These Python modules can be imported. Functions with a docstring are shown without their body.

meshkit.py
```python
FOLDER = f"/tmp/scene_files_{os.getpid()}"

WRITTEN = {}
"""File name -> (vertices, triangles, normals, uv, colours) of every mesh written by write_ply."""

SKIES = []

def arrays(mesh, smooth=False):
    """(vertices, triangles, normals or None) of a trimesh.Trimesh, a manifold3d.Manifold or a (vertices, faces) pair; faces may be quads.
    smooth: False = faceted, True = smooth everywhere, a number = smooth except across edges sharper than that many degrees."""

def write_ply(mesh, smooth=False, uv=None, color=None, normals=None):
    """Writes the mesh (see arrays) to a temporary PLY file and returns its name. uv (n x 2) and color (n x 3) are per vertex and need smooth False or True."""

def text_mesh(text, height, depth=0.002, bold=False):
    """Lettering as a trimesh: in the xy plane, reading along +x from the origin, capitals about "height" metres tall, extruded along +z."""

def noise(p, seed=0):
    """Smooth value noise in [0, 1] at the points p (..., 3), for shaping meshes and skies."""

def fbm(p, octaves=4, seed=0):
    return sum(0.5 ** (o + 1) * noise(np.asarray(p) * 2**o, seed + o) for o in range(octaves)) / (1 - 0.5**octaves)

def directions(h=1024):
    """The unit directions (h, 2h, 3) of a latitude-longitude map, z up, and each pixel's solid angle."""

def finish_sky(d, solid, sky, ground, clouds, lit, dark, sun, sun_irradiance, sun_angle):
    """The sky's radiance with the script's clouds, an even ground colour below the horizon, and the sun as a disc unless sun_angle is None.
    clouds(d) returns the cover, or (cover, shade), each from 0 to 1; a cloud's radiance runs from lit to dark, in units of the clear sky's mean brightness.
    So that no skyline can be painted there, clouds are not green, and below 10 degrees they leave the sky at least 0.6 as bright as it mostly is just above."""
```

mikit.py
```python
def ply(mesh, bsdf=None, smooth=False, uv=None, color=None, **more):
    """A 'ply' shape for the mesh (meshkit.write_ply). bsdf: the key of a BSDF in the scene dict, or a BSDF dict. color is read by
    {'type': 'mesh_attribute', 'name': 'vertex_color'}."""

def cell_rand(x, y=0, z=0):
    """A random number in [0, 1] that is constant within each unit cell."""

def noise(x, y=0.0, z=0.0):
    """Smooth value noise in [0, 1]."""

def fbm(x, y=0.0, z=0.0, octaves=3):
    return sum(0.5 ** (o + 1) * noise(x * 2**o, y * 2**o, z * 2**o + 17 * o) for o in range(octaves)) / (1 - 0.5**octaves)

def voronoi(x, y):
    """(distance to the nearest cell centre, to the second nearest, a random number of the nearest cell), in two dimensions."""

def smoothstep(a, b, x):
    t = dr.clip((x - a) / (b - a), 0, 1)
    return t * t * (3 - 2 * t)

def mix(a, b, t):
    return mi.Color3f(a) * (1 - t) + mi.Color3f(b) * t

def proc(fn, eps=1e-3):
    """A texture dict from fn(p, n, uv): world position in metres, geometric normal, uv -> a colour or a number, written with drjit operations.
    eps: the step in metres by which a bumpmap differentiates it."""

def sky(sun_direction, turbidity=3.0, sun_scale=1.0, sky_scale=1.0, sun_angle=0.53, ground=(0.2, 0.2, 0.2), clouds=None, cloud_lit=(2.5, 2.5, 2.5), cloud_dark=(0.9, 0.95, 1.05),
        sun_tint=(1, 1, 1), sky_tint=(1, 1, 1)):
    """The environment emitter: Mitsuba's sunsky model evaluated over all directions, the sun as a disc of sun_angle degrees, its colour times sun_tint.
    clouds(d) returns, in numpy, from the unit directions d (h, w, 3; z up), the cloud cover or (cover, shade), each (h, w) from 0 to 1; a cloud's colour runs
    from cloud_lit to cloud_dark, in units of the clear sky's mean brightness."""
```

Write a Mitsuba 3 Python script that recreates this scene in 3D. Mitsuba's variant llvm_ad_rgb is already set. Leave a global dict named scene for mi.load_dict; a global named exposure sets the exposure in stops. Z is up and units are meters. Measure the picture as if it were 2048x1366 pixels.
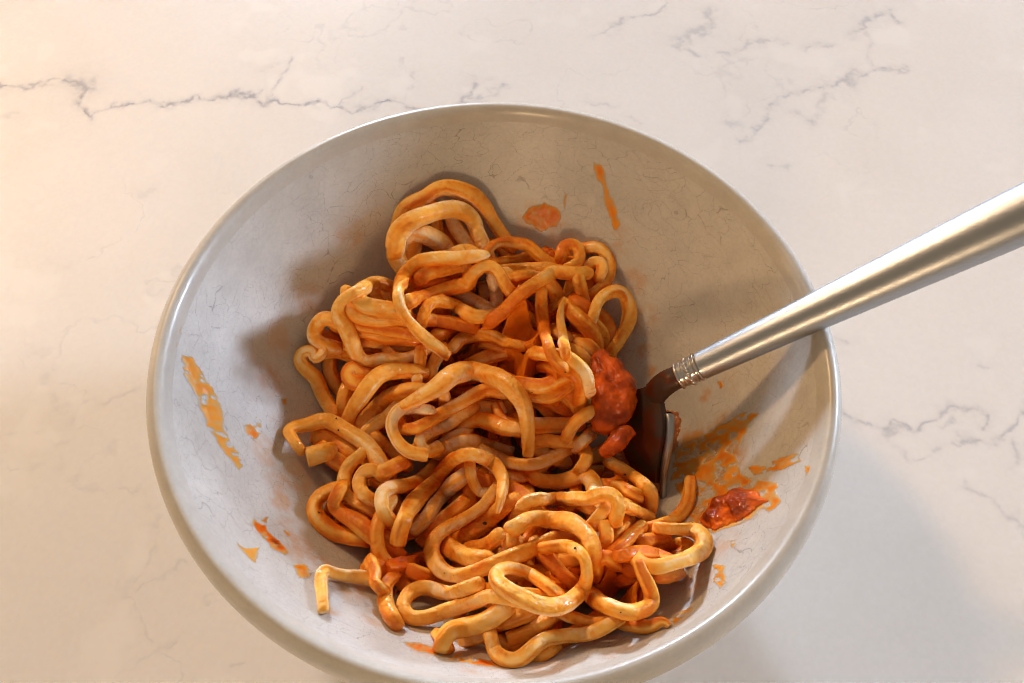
import math
import numpy as np
import drjit as dr
import mitsuba as mi
import trimesh
import shapely
from scipy.ndimage import gaussian_filter, maximum_filter, minimum_filter, distance_transform_edt
from scipy.interpolate import CubicSpline
import meshkit
import mikit
from mikit import proc, noise, fbm, voronoi, smoothstep, mix, ply

T = mi.ScalarTransform4f
rng = np.random.default_rng(11)
scene, labels = {}, {}

# ------------------------------------------------------------------ camera, lamps, exposure
CAM = {'origin': [0.003605, -0.124949, 0.26566], 'target': [0.003605, 0.008334, 0.054152], 'up': [-0.044027, 0.845212, 0.532614], 'fov': 56.0}
scene['camera'] = {'type': 'perspective', 'fov': CAM['fov'], 'fov_axis': 'x', 'near_clip': 0.01, 'far_clip': 50.0,
                   'to_world': T().look_at(origin=CAM['origin'], target=CAM['target'], up=CAM['up'])}
exposure = 0.05


def direction(az, el):
    a, e = math.radians(az), math.radians(el)
    return np.array([math.cos(e) * math.cos(a), math.cos(e) * math.sin(a), math.sin(e)])


def lamp(name, az, el, dist, half_w, half_h, rgb):
    o = direction(az, el) * dist
    scene[name] = {'type': 'rectangle', 'to_world': T().look_at(origin=o.tolist(), target=[0, 0, 0.03], up=[0, 0, 1]) @ T().scale([half_w, half_h, 1]),
                   'emitter': {'type': 'area', 'radiance': {'type': 'rgb', 'value': list(rgb)}}}
    labels[name] = {'kind': 'structure'}


COOL, WARM = np.array([0.93, 0.97, 1.05]), np.array([1.0, 0.57, 0.26])
lamp('daylight_window', 24, 16.5, 2.0, 0.16, 0.16, 102 * np.array([0.80, 0.95, 1.18]))
lamp('daylight_window_001', 105, 13.5, 2.0, 0.10, 0.10, 300 * np.array([0.80, 0.95, 1.15]))
lamp('ceiling_lamp', 134, 42.5, 1.7, 0.09, 0.09, 116 * np.array([1.0, 0.62, 0.31]))
lamp('ceiling_lamp_001', 262, 24, 2.0, 0.16, 0.16, 36 * np.array([1.0, 0.66, 0.36]))
scene['warm_lamp'] = {'type': 'sphere', 'center': [-0.30, 0.10, 0.10], 'radius': 0.015, 'emitter': {'type': 'area', 'radiance': {'type': 'rgb', 'value': [40.0, 22.0, 5.0]}}}
labels['warm_lamp'] = {'kind': 'structure'}
scene['room_light'] = {'type': 'constant', 'radiance': {'type': 'rgb', 'value': [0.285, 0.228, 0.165]}}

# ------------------------------------------------------------------ baked shapes (units: 0.1 mm unless said)
# strands: [label or None, sauce, [x, y, z, radius in 0.01 mm, ...]]
NOODLES = [
[None,0.71,[156,-599,395,169,155,-591,403,168,154,-578,413,168,155,-561,398,169,155,-545,383,171,156,-529,368,172,156,-512,353,174,156,-496,338,175,156,-479,323,176,155,-462,309,178,154,-444,295,179,154,-427,281,180,153,-409,268,182,153,-391,255,183,151,-372,243,184,149,-354,230,186,147,-335,219,187,145,-316,207,188,141,-297,197,189,135,-278,186,190,125,-261,176,191,110,-247,167,192,90,-242,161,193,70,-251,164,192,58,-268,171,192,52,-288,178,191,50,-309,182,190,49,-314,161,191,47,-317,143,192]],
[None,0.57,[19,105,82,213,20,87,95,211,21,69,109,210,23,49,117,209,25,27,115,208,28,4,115,207,31,-18,116,207,34,-40,117,206,36,-63,118,205,39,-85,121,204,42,-107,124,203,45,-129,129,202,48,-150,137,201,51,-169,149,200,55,-186,162,198,58,-204,176,197,62,-221,190,196,68,-241,199,194,76,-262,199,194,86,-282,195,194,94,-297,184,194,99,-299,162,195,104,-300,141,197]],
[None,0.62,[-164,331,177,191,-155,313,174,191,-146,294,178,190,-136,277,170,190,-128,257,161,190,-124,237,154,189,-121,215,147,189,-119,194,141,189,-116,173,135,188,-112,151,130,188,-105,130,126,187,-97,110,122,187,-91,88,119,187,-86,67,117,186,-79,45,115,185,-70,25,113,185,-57,7,111,184,-42,-9,112,184,-26,-24,120,183,-13,-37,131,182,1,-51,143,181,16,-64,152,180,31,-70,144,180,40,-66,124,182,47,-61,103,183]],
[None,0.73,[200,-18,98,196,189,-33,108,195,180,-48,122,193,165,-64,123,193,149,-79,122,192,132,-93,122,192,116,-107,128,191,102,-119,140,190,90,-131,154,189,76,-142,168,187,59,-150,178,186,37,-154,178,186,17,-153,168,187,1,-154,153,188,-15,-160,139,189,-27,-178,137,188,-33,-199,142,187,-36,-220,148,187,-38,-240,156,186,-39,-261,164,184,-38,-282,172,183,-35,-303,177,183,-34,-309,156,184,-34,-314,142,185]],
[None,0.88,[273,-615,463,157,283,-615,478,157,294,-617,496,155,315,-610,500,155,333,-597,500,156,351,-583,496,157,365,-568,490,157,371,-549,479,159,373,-531,465,160,375,-514,451,161,377,-497,436,163,377,-480,420,164,375,-463,405,165,371,-448,389,167,363,-434,373,168,353,-423,356,169,340,-414,340,170,334,-405,320,172,330,-396,300,173,326,-387,279,175]],
[None,0.62,[92,328,159,187,89,309,158,186,86,288,166,185,82,268,157,185,76,248,149,185,71,227,142,184,65,206,135,184,61,185,130,184,57,163,126,183,54,141,124,183,51,119,126,182,51,97,132,181,53,75,134,180,59,55,128,180,68,37,118,180,78,17,113,180,86,-3,114,179,94,-24,119,178,100,-43,129,177,106,-60,141,176,113,-78,153,175,125,-97,157,174,141,-112,151,174,159,-121,143,174,179,-130,138,175,192,-128,121,176,205,-130,111,176]],
[None,0.75,[-4,-118,138,182,-9,-117,159,180,-19,-100,159,181,-26,-83,147,182,-36,-64,142,183,-47,-45,145,183,-57,-25,146,184,-68,-5,146,184,-80,14,146,185,-92,32,147,186,-107,49,145,186,-123,63,140,187,-139,77,132,188,-158,88,127,189,-178,96,129,189,-199,100,134,189,-221,101,141,189,-242,100,148,188,-263,96,155,188,-283,91,162,187,-304,84,169,187,-323,76,175,187,-343,70,183,186,-363,67,193,186,-383,63,203,185,-403,61,213,185,-421,64,224,184,-437,74,237,184,-451,85,250,184,-464,98,262,184,-475,114,274,184,-480,133,285,184,-479,153,293,184,-479,174,290,185,-479,195,292,185]],
[None,0.63,[-232,543,373,216,-251,535,376,216,-268,528,384,215,-282,515,376,215,-278,499,361,215,-273,484,346,215,-267,469,331,216,-257,457,316,216,-242,447,303,216,-223,442,293,216,-202,443,287,217,-181,449,286,217,-162,459,289,217,-145,472,295,217,-132,487,305,217,-123,503,317,217,-121,519,332,217,-127,533,348,217,-139,545,362,216,-156,552,373,216,-173,562,376,217,-191,570,385,216]],
[None,0.66,[106,-638,438,155,101,-648,458,153,96,-658,478,152,91,-669,497,150,80,-686,508,149,61,-689,507,149,46,-676,496,150,34,-664,481,151,21,-653,466,153,9,-642,451,154,-4,-629,437,155,-19,-618,426,156,-40,-617,430,156,-50,-632,443,155,-47,-650,453,154,-26,-654,459,153,-5,-649,466,153,11,-634,469,153,19,-618,456,154,23,-604,439,155,25,-591,420,157,27,-578,402,158,29,-565,383,160,30,-551,366,161,32,-535,350,162,32,-518,335,164,33,-502,319,165,33,-489,301,166,34,-476,282,168,34,-463,263,169]],
[None,0.71,[-402,85,203,213,-390,81,220,212,-376,79,237,210,-362,93,231,211,-350,108,219,212,-337,119,206,214,-318,126,195,214,-296,123,190,214,-275,118,188,214,-253,114,185,214,-231,111,181,214,-209,110,175,214,-188,111,170,214,-166,116,165,215,-145,122,161,215,-123,126,159,215,-101,128,158,215,-79,130,153,216,-59,131,143,216,-39,131,133,217,-18,126,135,217,0,118,146,216,16,108,159,214,33,97,167,213,52,86,169,213,69,72,164,213,83,55,158,213,93,35,156,212,99,14,161,211,103,-7,168,210,107,-27,169,209,111,-30,148,210,114,-28,126,212]],
[None,0.72,[-176,166,152,183,-167,154,169,182,-157,143,185,181,-141,133,195,180,-120,128,193,180,-98,125,190,180,-76,124,187,180,-54,123,185,180,-32,120,186,180,-10,116,192,179,11,114,197,179,33,115,197,179,52,124,190,179,66,137,179,180,78,152,167,182,90,168,157,183,102,185,150,184,114,203,145,184,127,221,146,185,140,239,152,185,153,254,160,185,168,269,168,185,182,284,178,185,194,299,189,185,205,314,200,185,217,329,212,185,231,342,223,185,244,358,225,186,257,371,233,186]],
[None,0.66,[-180,-291,156,169,-187,-299,173,168,-194,-309,192,167,-206,-318,206,166,-226,-325,212,166,-248,-325,217,165,-268,-320,222,165,-288,-313,228,165,-308,-306,234,165,-328,-298,241,165,-346,-287,246,165,-361,-272,251,166,-374,-256,258,166,-390,-257,271,165,-400,-272,283,164,-410,-286,297,163,-416,-304,306,162,-416,-317,309,162,-408,-298,315,162,-391,-286,311,162,-375,-280,297,163,-360,-275,283,164,-343,-268,270,164,-329,-259,255,165,-320,-248,239,167,-311,-236,222,168,-302,-223,207,169,-290,-209,195,170,-279,-193,185,171,-267,-177,176,171,-261,-162,160,173,-258,-149,143,174,-253,-135,127,175]],
[None,0.74,[-338,58,158,188,-329,59,174,187,-319,57,194,186,-305,69,204,185,-291,85,209,186,-277,101,216,186,-260,115,221,186,-243,128,219,186,-227,141,210,187,-208,151,204,187,-188,150,212,187,-169,146,222,186,-148,149,225,186,-131,160,216,187,-119,173,203,188,-108,188,190,189,-97,204,179,190,-84,220,171,191,-72,237,163,192,-59,254,158,193,-45,272,158,193,-32,289,163,194,-22,307,170,194,-15,327,179,194,-9,346,188,194,-4,366,198,194,1,385,208,195,5,404,219,195,6,423,230,195,4,441,242,195,1,459,255,195,-3,476,269,195,-9,493,282,195,-15,512,289,195,-21,527,303,195]],
[None,0.74,[-68,-291,141,203,-75,-297,161,201,-86,-300,181,200,-105,-294,179,200,-125,-285,175,201,-146,-276,174,201,-167,-268,175,201,-189,-263,179,201,-209,-262,187,201,-226,-267,201,200,-239,-275,218,198,-250,-286,235,197,-262,-298,249,196,-275,-315,256,195,-283,-336,260,194,-287,-357,267,193,-292,-368,252,194,-295,-382,257,193]],
[None,0.65,[159,-486,329,161,156,-487,351,160,150,-483,372,158,144,-466,364,159,139,-449,350,160,136,-433,336,162,133,-416,321,163,130,-399,307,164,127,-382,293,165,124,-366,279,167,120,-349,265,168,116,-331,252,169,111,-313,239,170,105,-294,230,171,98,-274,227,172,88,-254,230,172,75,-236,232,172,59,-221,231,173,43,-208,223,174,27,-198,211,175,11,-191,196,176,-7,-189,185,177,-27,-198,184,176,-42,-213,189,176,-50,-233,197,175,-52,-254,204,174,-48,-275,209,173,-43,-290,201,173,-42,-291,178,174,-41,-290,156,176]],
[None,0.82,[-276,108,192,213,-266,100,211,211,-255,93,229,210,-237,93,239,209,-216,101,238,209,-195,109,239,209,-174,116,243,209,-153,123,246,209,-132,131,248,209,-112,140,246,209,-93,149,238,210,-77,159,225,211,-63,171,212,213,-51,185,199,214,-39,200,186,215,-28,216,176,217,-17,234,168,218,-5,253,165,219,7,272,169,219,15,290,179,219,19,308,192,219,18,326,207,219,12,343,220,219,0,358,230,219,-16,372,237,219,-32,386,236,220,-41,402,223,221,-51,417,213,222]],
[None,0.82,[-271,-192,197,198,-272,-206,214,197,-273,-220,232,195,-276,-235,248,194,-283,-253,258,193,-289,-272,269,191,-295,-291,279,190,-303,-312,282,189,-315,-330,281,189,-334,-342,283,189,-354,-351,289,189,-342,-361,292,188,-321,-367,298,187,-299,-371,300,187,-277,-370,298,187,-257,-365,289,187,-242,-357,274,188,-230,-348,258,190,-215,-338,244,191,-197,-327,237,191,-187,-315,223,193,-181,-304,204,194,-176,-294,185,196]],
[None,0.78,[308,295,218,228,312,276,213,227,312,255,215,226,315,233,212,226,323,235,225,225,327,250,241,224,329,268,254,224,328,289,262,225,323,310,266,225,315,331,267,226,303,350,267,227,287,365,266,227,268,376,265,228,247,383,261,228,225,386,255,229,205,384,247,229,185,379,238,229,166,371,228,230,150,360,218,230,136,345,210,230,126,326,205,229,118,305,202,228,112,285,196,228,106,272,182,228,103,274,160,230,101,276,138,231]],
[None,0.55,[124,-399,337,172,125,-412,355,171,127,-425,374,169,129,-440,391,168,134,-459,401,167,142,-480,406,166,153,-499,403,166,169,-512,394,166,186,-515,380,167,202,-511,364,168,219,-503,352,169,238,-492,348,170,255,-478,345,170,271,-462,340,171,289,-449,339,172,306,-445,352,171,318,-446,371,170,329,-448,390,169,343,-448,408,168,362,-441,419,167,380,-430,415,168,396,-419,403,169,412,-409,391,170,432,-401,389,171,450,-399,402,170,465,-401,419,169,479,-407,435,168,484,-421,441,168,467,-435,436,167,448,-446,429,167,437,-449,412,168,426,-452,398,169]],
[None,0.68,[225,467,297,222,224,449,292,221,222,429,301,220,221,406,300,219,220,384,294,218,220,364,283,218,224,346,270,218,233,330,257,218,244,314,243,218,252,300,227,219,257,285,211,219,256,268,196,220,250,250,183,220,239,233,172,220,225,218,163,220,208,205,156,220,188,194,154,219,168,187,160,218,148,184,171,218,129,189,171,218,119,201,154,219,111,213,136,221]],
[None,0.83,[294,-239,176,181,284,-252,190,179,275,-264,206,178,261,-278,213,177,245,-293,216,176,232,-310,222,176,221,-327,230,175,212,-345,239,174,206,-363,250,173,202,-382,262,171,199,-398,276,170,197,-413,292,169,195,-427,309,167,193,-440,327,166,192,-452,345,164,190,-463,364,163,188,-475,382,162,186,-488,400,160,185,-503,416,159,182,-524,420,158,179,-544,429,157,174,-562,440,156,169,-582,447,155,165,-603,453,154,161,-621,465,153,158,-638,479,152,159,-655,493,151,172,-669,502,150,191,-659,503,150,206,-646,495,151,223,-633,487,152,240,-621,489,152,254,-614,504,151,271,-611,517,151,287,-624,520,150,272,-637,518,150,256,-635,507,151,250,-631,486,152,245,-627,465,154]],
[None,0.72,[-57,106,153,208,-49,98,172,206,-40,90,190,205,-28,84,207,203,-7,86,213,203,15,89,216,203,37,91,217,203,59,93,214,203,79,98,207,204,95,106,195,205,109,116,180,206,122,126,166,208,136,137,153,209,155,145,147,209,177,148,151,209,197,154,157,209,217,162,161,209,236,173,164,210,249,187,153,211,263,196,153,211]],
[None,0.67,[87,-310,206,170,80,-322,223,169,65,-334,231,168,51,-338,214,169,34,-345,204,170,14,-353,198,170,-8,-354,196,170,-29,-348,196,170,-47,-336,201,170,-62,-322,210,170,-74,-306,217,170,-84,-286,216,170,-89,-268,205,172,-93,-252,191,173,-95,-236,176,174,-98,-219,161,175,-101,-201,149,177,-104,-181,141,178,-109,-160,135,178,-114,-139,131,179,-121,-119,128,180,-132,-99,125,181,-146,-83,124,181,-161,-68,119,182,-170,-54,104,183,-179,-40,93,184]],
[None,0.81,[-202,-410,233,179,-189,-410,242,179,-173,-410,254,178,-154,-402,245,179,-137,-391,236,179,-122,-377,227,180,-107,-362,222,181,-93,-345,226,181,-84,-327,236,181,-83,-307,245,181,-87,-285,249,181,-88,-263,246,182,-86,-243,237,183,-83,-225,225,184,-79,-208,211,185,-73,-192,196,187,-65,-176,183,188,-50,-162,175,189,-35,-149,168,190,-27,-136,151,191,-21,-124,134,192]],
[None,0.69,[-79,-578,355,185,-70,-574,361,185,-59,-572,378,183,-45,-558,368,184,-30,-545,358,185,-11,-534,360,185,7,-525,370,185,25,-514,374,185,42,-502,367,186,55,-491,353,187,69,-481,339,188,87,-477,342,188,97,-482,361,187,104,-488,381,185,112,-495,400,183,122,-501,419,182,138,-507,433,181,158,-512,442,180,179,-514,446,180,200,-509,443,180,217,-503,430,182,231,-496,414,183,244,-490,398,184,260,-485,383,186,281,-483,376,186,302,-484,380,186,317,-490,396,185,326,-496,415,184,334,-502,434,182,343,-506,454,181,355,-505,472,180,370,-496,468,180,380,-486,451,182,389,-477,433,183]],
[None,0.59,[287,-602,491,149,290,-607,512,148,296,-611,533,147,312,-609,539,146,331,-602,531,147,349,-590,528,148,359,-571,525,148,359,-550,519,149,355,-531,509,150,347,-512,501,151,336,-496,493,152,328,-482,477,153,323,-469,460,154,317,-456,443,156,312,-444,426,157,307,-431,408,158,304,-419,390,160,302,-407,372,161,301,-396,353,162,299,-384,334,164,298,-372,316,165,297,-359,298,167,295,-345,281,168,293,-330,266,169,289,-313,253,170,283,-293,244,171,275,-273,241,172,266,-253,238,173,260,-236,226,174,255,-220,212,175,250,-205,197,176,246,-190,181,177,244,-177,164,179,241,-163,146,180,239,-150,129,182]],
[None,0.76,[248,-332,226,176,245,-345,244,175,241,-357,262,173,238,-370,280,172,235,-382,298,170,231,-395,316,169,228,-407,335,167,224,-419,353,166,221,-430,372,164,218,-441,391,163,215,-453,410,161,213,-465,429,160,210,-477,447,158,206,-491,464,157,198,-510,473,156,184,-526,469,156,167,-539,462,156,151,-549,451,156,137,-555,434,157,124,-560,417,158,110,-571,405,159,100,-587,417,158,96,-600,434,156,92,-612,453,155,87,-625,470,154,80,-633,456,154]],
[None,0.77,[141,-274,247,205,137,-288,265,203,133,-301,283,201,129,-316,300,199,123,-333,313,198,117,-350,328,196,112,-366,343,195,108,-381,360,193,105,-395,377,191,102,-411,393,190,99,-428,408,188,98,-447,420,187,98,-467,431,186,97,-489,437,185,94,-510,432,184,90,-526,416,185,86,-538,397,186,78,-557,398,186,70,-571,414,184,63,-584,431,183,52,-596,433,182,47,-596,411,184]],
[None,0.88,[-517,202,331,204,-500,207,322,204,-481,207,321,204,-462,213,309,205,-444,217,296,206,-426,220,283,206,-407,220,270,207,-389,216,256,207,-371,209,244,208,-357,193,237,207,-349,173,242,206,-344,152,251,205,-342,132,260,204,-342,110,269,202,-349,89,273,201,-363,71,274,201,-377,65,261,202,-387,69,240,203,-395,74,220,205]],
[None,0.73,[401,-184,223,192,385,-183,218,192,367,-186,222,192,347,-183,212,192,326,-184,208,192,308,-191,217,191,293,-201,231,190,279,-211,245,189,262,-221,255,188,242,-229,252,188,226,-235,239,188,213,-240,222,189,198,-252,224,189,189,-263,241,187,181,-273,259,186,174,-282,278,184,168,-291,297,183,160,-299,316,181,144,-303,330,180,126,-293,326,181,115,-279,313,182,108,-264,298,183,103,-250,282,185,99,-234,267,186,97,-218,252,187,95,-201,238,189,94,-184,223,190,95,-166,211,192,97,-146,202,193,104,-126,198,194,116,-107,194,194,130,-91,190,195,146,-77,184,196,163,-65,174,197,180,-56,165,198,200,-52,158,199,222,-52,151,199,243,-55,147,200,265,-60,148,199,282,-59,140,200,300,-61,138,200]],
[None,0.8,[-433,102,226,190,-427,103,246,189,-420,111,264,188,-418,133,259,189,-415,155,260,190,-411,172,274,190,-410,186,292,189,-413,202,307,189,-417,221,318,189,-424,242,322,190,-432,263,319,191,-439,284,317,192,-437,306,320,192,-421,322,320,193,-402,334,315,193,-384,345,309,194,-365,356,302,194,-346,367,297,195,-327,379,292,195,-308,390,290,196,-288,400,294,196,-268,406,304,195,-249,413,314,195,-230,422,321,195,-210,431,324,195,-188,438,323,195,-166,440,319,195,-146,436,310,196,-131,429,294,196,-122,429,274,197,-117,435,252,199,-108,436,235,199]],
[None,0.7,[-209,-116,111,204,-197,-115,120,203,-186,-119,139,202,-167,-115,149,201,-147,-110,155,201,-125,-106,159,201,-103,-107,163,200,-85,-114,174,199,-70,-123,187,198,-55,-131,200,197,-35,-138,208,196,-13,-142,209,196,8,-145,211,196,29,-150,218,195,47,-157,230,194,65,-162,242,193,85,-162,249,193,106,-154,248,193,121,-139,243,194,133,-121,236,195,143,-102,231,196,152,-83,227,197,161,-63,221,198,168,-45,211,199,175,-29,198,200,181,-13,183,202,186,3,169,203,192,19,155,205,200,36,143,206,211,54,135,207,226,69,136,208,244,82,141,208,262,93,147,208,281,101,155,208,300,110,163,208,317,121,161,209,333,127,169,208]],
[None,0.66,[-101,436,261,214,-102,430,283,213,-104,426,305,211,-109,431,325,210,-115,449,335,211,-115,470,343,211,-106,489,350,211,-92,506,356,212,-77,522,355,212,-61,538,351,213,-43,550,346,214,-22,551,340,214,-4,542,329,215,10,530,317,215,25,518,306,215,44,508,298,215,65,502,295,215,87,498,297,215,109,499,301,214,130,503,309,214,145,514,320,214,138,532,329,214,133,547,343,214]],
[None,0.74,[-409,-89,206,174,-421,-79,218,173,-433,-70,233,173,-448,-55,241,173,-434,-41,238,173,-417,-30,227,174,-401,-20,215,175,-384,-11,203,176,-367,-4,191,176,-348,3,181,177,-328,9,171,178,-308,14,163,178,-288,19,155,178,-268,27,148,179,-249,39,144,179,-230,51,141,180,-209,60,142,180,-188,62,149,179,-168,61,159,179,-147,61,167,178,-126,64,173,178,-105,67,182,177,-88,65,196,176,-73,62,213,175,-55,63,226,175,-35,66,235,174,-13,70,239,174,7,78,244,174,25,91,250,174,36,108,242,175,43,123,226,176,49,137,210,178]],
[None,0.83,[-385,194,257,222,-384,177,271,221,-384,160,285,219,-384,142,297,217,-389,120,300,216,-392,99,304,215,-395,77,305,215,-397,56,300,214,-396,36,290,214,-392,22,274,214,-385,12,256,215,-373,6,238,216,-355,2,225,217,-335,2,217,217,-315,6,209,218,-296,13,201,218,-277,23,195,219,-258,34,193,219,-241,43,201,219,-228,49,218,218,-217,56,236,217,-208,68,252,216,-203,85,265,216,-202,106,273,216,-206,127,272,217,-211,147,264,218,-216,165,253,220,-220,183,241,221,-225,200,228,223,-229,218,216,224,-233,238,206,226,-236,259,201,227,-238,280,204,228,-236,301,211,228,-226,320,218,228,-212,336,222,229,-204,354,213,230,-193,370,212,231]],
[None,0.71,[259,479,322,219,259,460,324,218,257,440,333,217,256,419,329,216,257,399,320,216,260,379,310,215,264,360,301,215,266,340,292,215,265,320,282,215,263,301,272,214,258,283,260,214,253,266,246,215,247,250,232,215,240,234,219,215,231,217,209,215,221,198,204,214,210,179,202,214,199,161,197,213,189,143,188,213,182,124,178,213,176,105,171,213,172,84,174,212,169,65,185,211,166,47,198,209,165,30,211,208,165,12,224,206,168,-7,236,205,177,-25,243,204,188,-34,231,204,194,-32,210,206,199,-29,189,207]],
[None,0.9,[-170,-529,325,174,-179,-524,333,174,-191,-518,347,173,-207,-503,340,174,-223,-487,334,175,-243,-481,335,175,-257,-481,333,176,-264,-460,327,177,-271,-440,317,178,-279,-419,313,179,-283,-397,319,179,-286,-377,316,179,-290,-362,299,181,-294,-348,281,183]],
[None,0.8,[-279,-29,129,226,-279,-46,143,224,-279,-62,158,222,-281,-80,171,221,-283,-100,181,220,-284,-118,194,218,-283,-135,210,216,-282,-151,225,215,-280,-166,241,213,-278,-182,257,211,-276,-199,271,210,-272,-218,283,208,-267,-239,288,207,-258,-259,284,207,-245,-276,277,207,-230,-291,272,206,-211,-304,269,206,-190,-310,267,206,-169,-304,260,206,-155,-294,247,208,-148,-284,228,209,-143,-274,209,211,-138,-265,189,213]],
[None,0.63,[-200,547,362,185,-201,549,382,184,-201,548,405,183,-205,567,417,183,-208,587,428,183,-212,603,443,183,-227,612,456,183,-248,607,456,183,-261,591,445,183,-268,572,434,182,-272,550,428,182,-273,529,421,181,-273,509,410,181,-272,491,396,181,-269,473,382,181,-264,456,368,181,-260,436,357,181,-259,415,349,181,-260,395,337,181,-260,377,323,181,-262,375,301,182,-264,379,278,183,-266,384,256,184]],
[None,0.74,[-106,-27,81,197,-105,-25,99,195,-103,-26,121,194,-103,-24,143,193,-103,-10,160,192,-98,4,176,192,-89,13,194,191,-79,19,214,190,-69,26,232,189,-56,36,247,188,-41,48,258,188,-25,62,266,188,-9,75,272,188,9,87,278,188,29,97,282,188,48,107,280,188,64,117,268,189,77,125,253,191,91,131,236,192,108,132,222,193,128,126,215,193,149,119,210,193,170,114,208,193,192,112,207,193,214,114,202,194,234,120,195,194,255,125,190,195,277,126,194,195,298,125,200,195,320,127,204,195,341,133,204,195,356,144,193,196,373,147,195,196]],
[None,0.79,[-68,-221,210,178,-60,-226,230,177,-47,-229,247,176,-30,-219,240,176,-11,-210,236,177,8,-207,246,176,27,-209,258,175,42,-216,273,174,54,-225,289,173,64,-236,305,172,74,-248,321,170,84,-261,336,169,95,-276,348,168,106,-294,356,167,111,-313,366,166,113,-331,379,165,112,-348,393,163,110,-364,408,162,106,-381,422,161,100,-398,434,160,91,-417,441,159,77,-434,442,158,68,-434,422,160,64,-428,401,161,60,-422,380,162,57,-416,359,164,54,-410,338,165,50,-403,317,167,46,-396,297,168,41,-389,276,170,35,-381,256,171,26,-373,238,173,12,-361,226,174,-2,-344,227,174,-13,-325,229,174,-24,-306,234,174,-34,-291,246,174,-43,-280,263,173,-51,-268,280,173,-57,-249,290,172,-58,-228,291,173,-55,-208,281,174,-50,-192,267,175,-43,-176,253,177,-35,-159,241,178,-28,-144,226,179,-24,-130,210,180,-20,-116,193,182]],
[None,0.68,[-143,316,168,236,-150,305,186,235,-158,293,204,233,-169,282,219,232,-190,276,227,231,-211,273,234,230,-233,273,239,230,-255,277,242,230,-277,283,242,231,-299,289,243,231,-320,294,250,231,-338,295,263,231,-353,290,280,229,-364,281,297,228,-373,269,314,226,-383,257,330,225,-396,245,345,224,-414,236,354,223,-436,230,355,223,-458,227,357,223,-470,234,371,222,-457,246,385,222,-440,252,397,221,-451,232,398,220,-461,217,403,219,-445,228,415,219,-426,238,420,219,-405,243,413,219,-395,252,396,221,-390,264,377,222,-386,277,359,224]],
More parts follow.
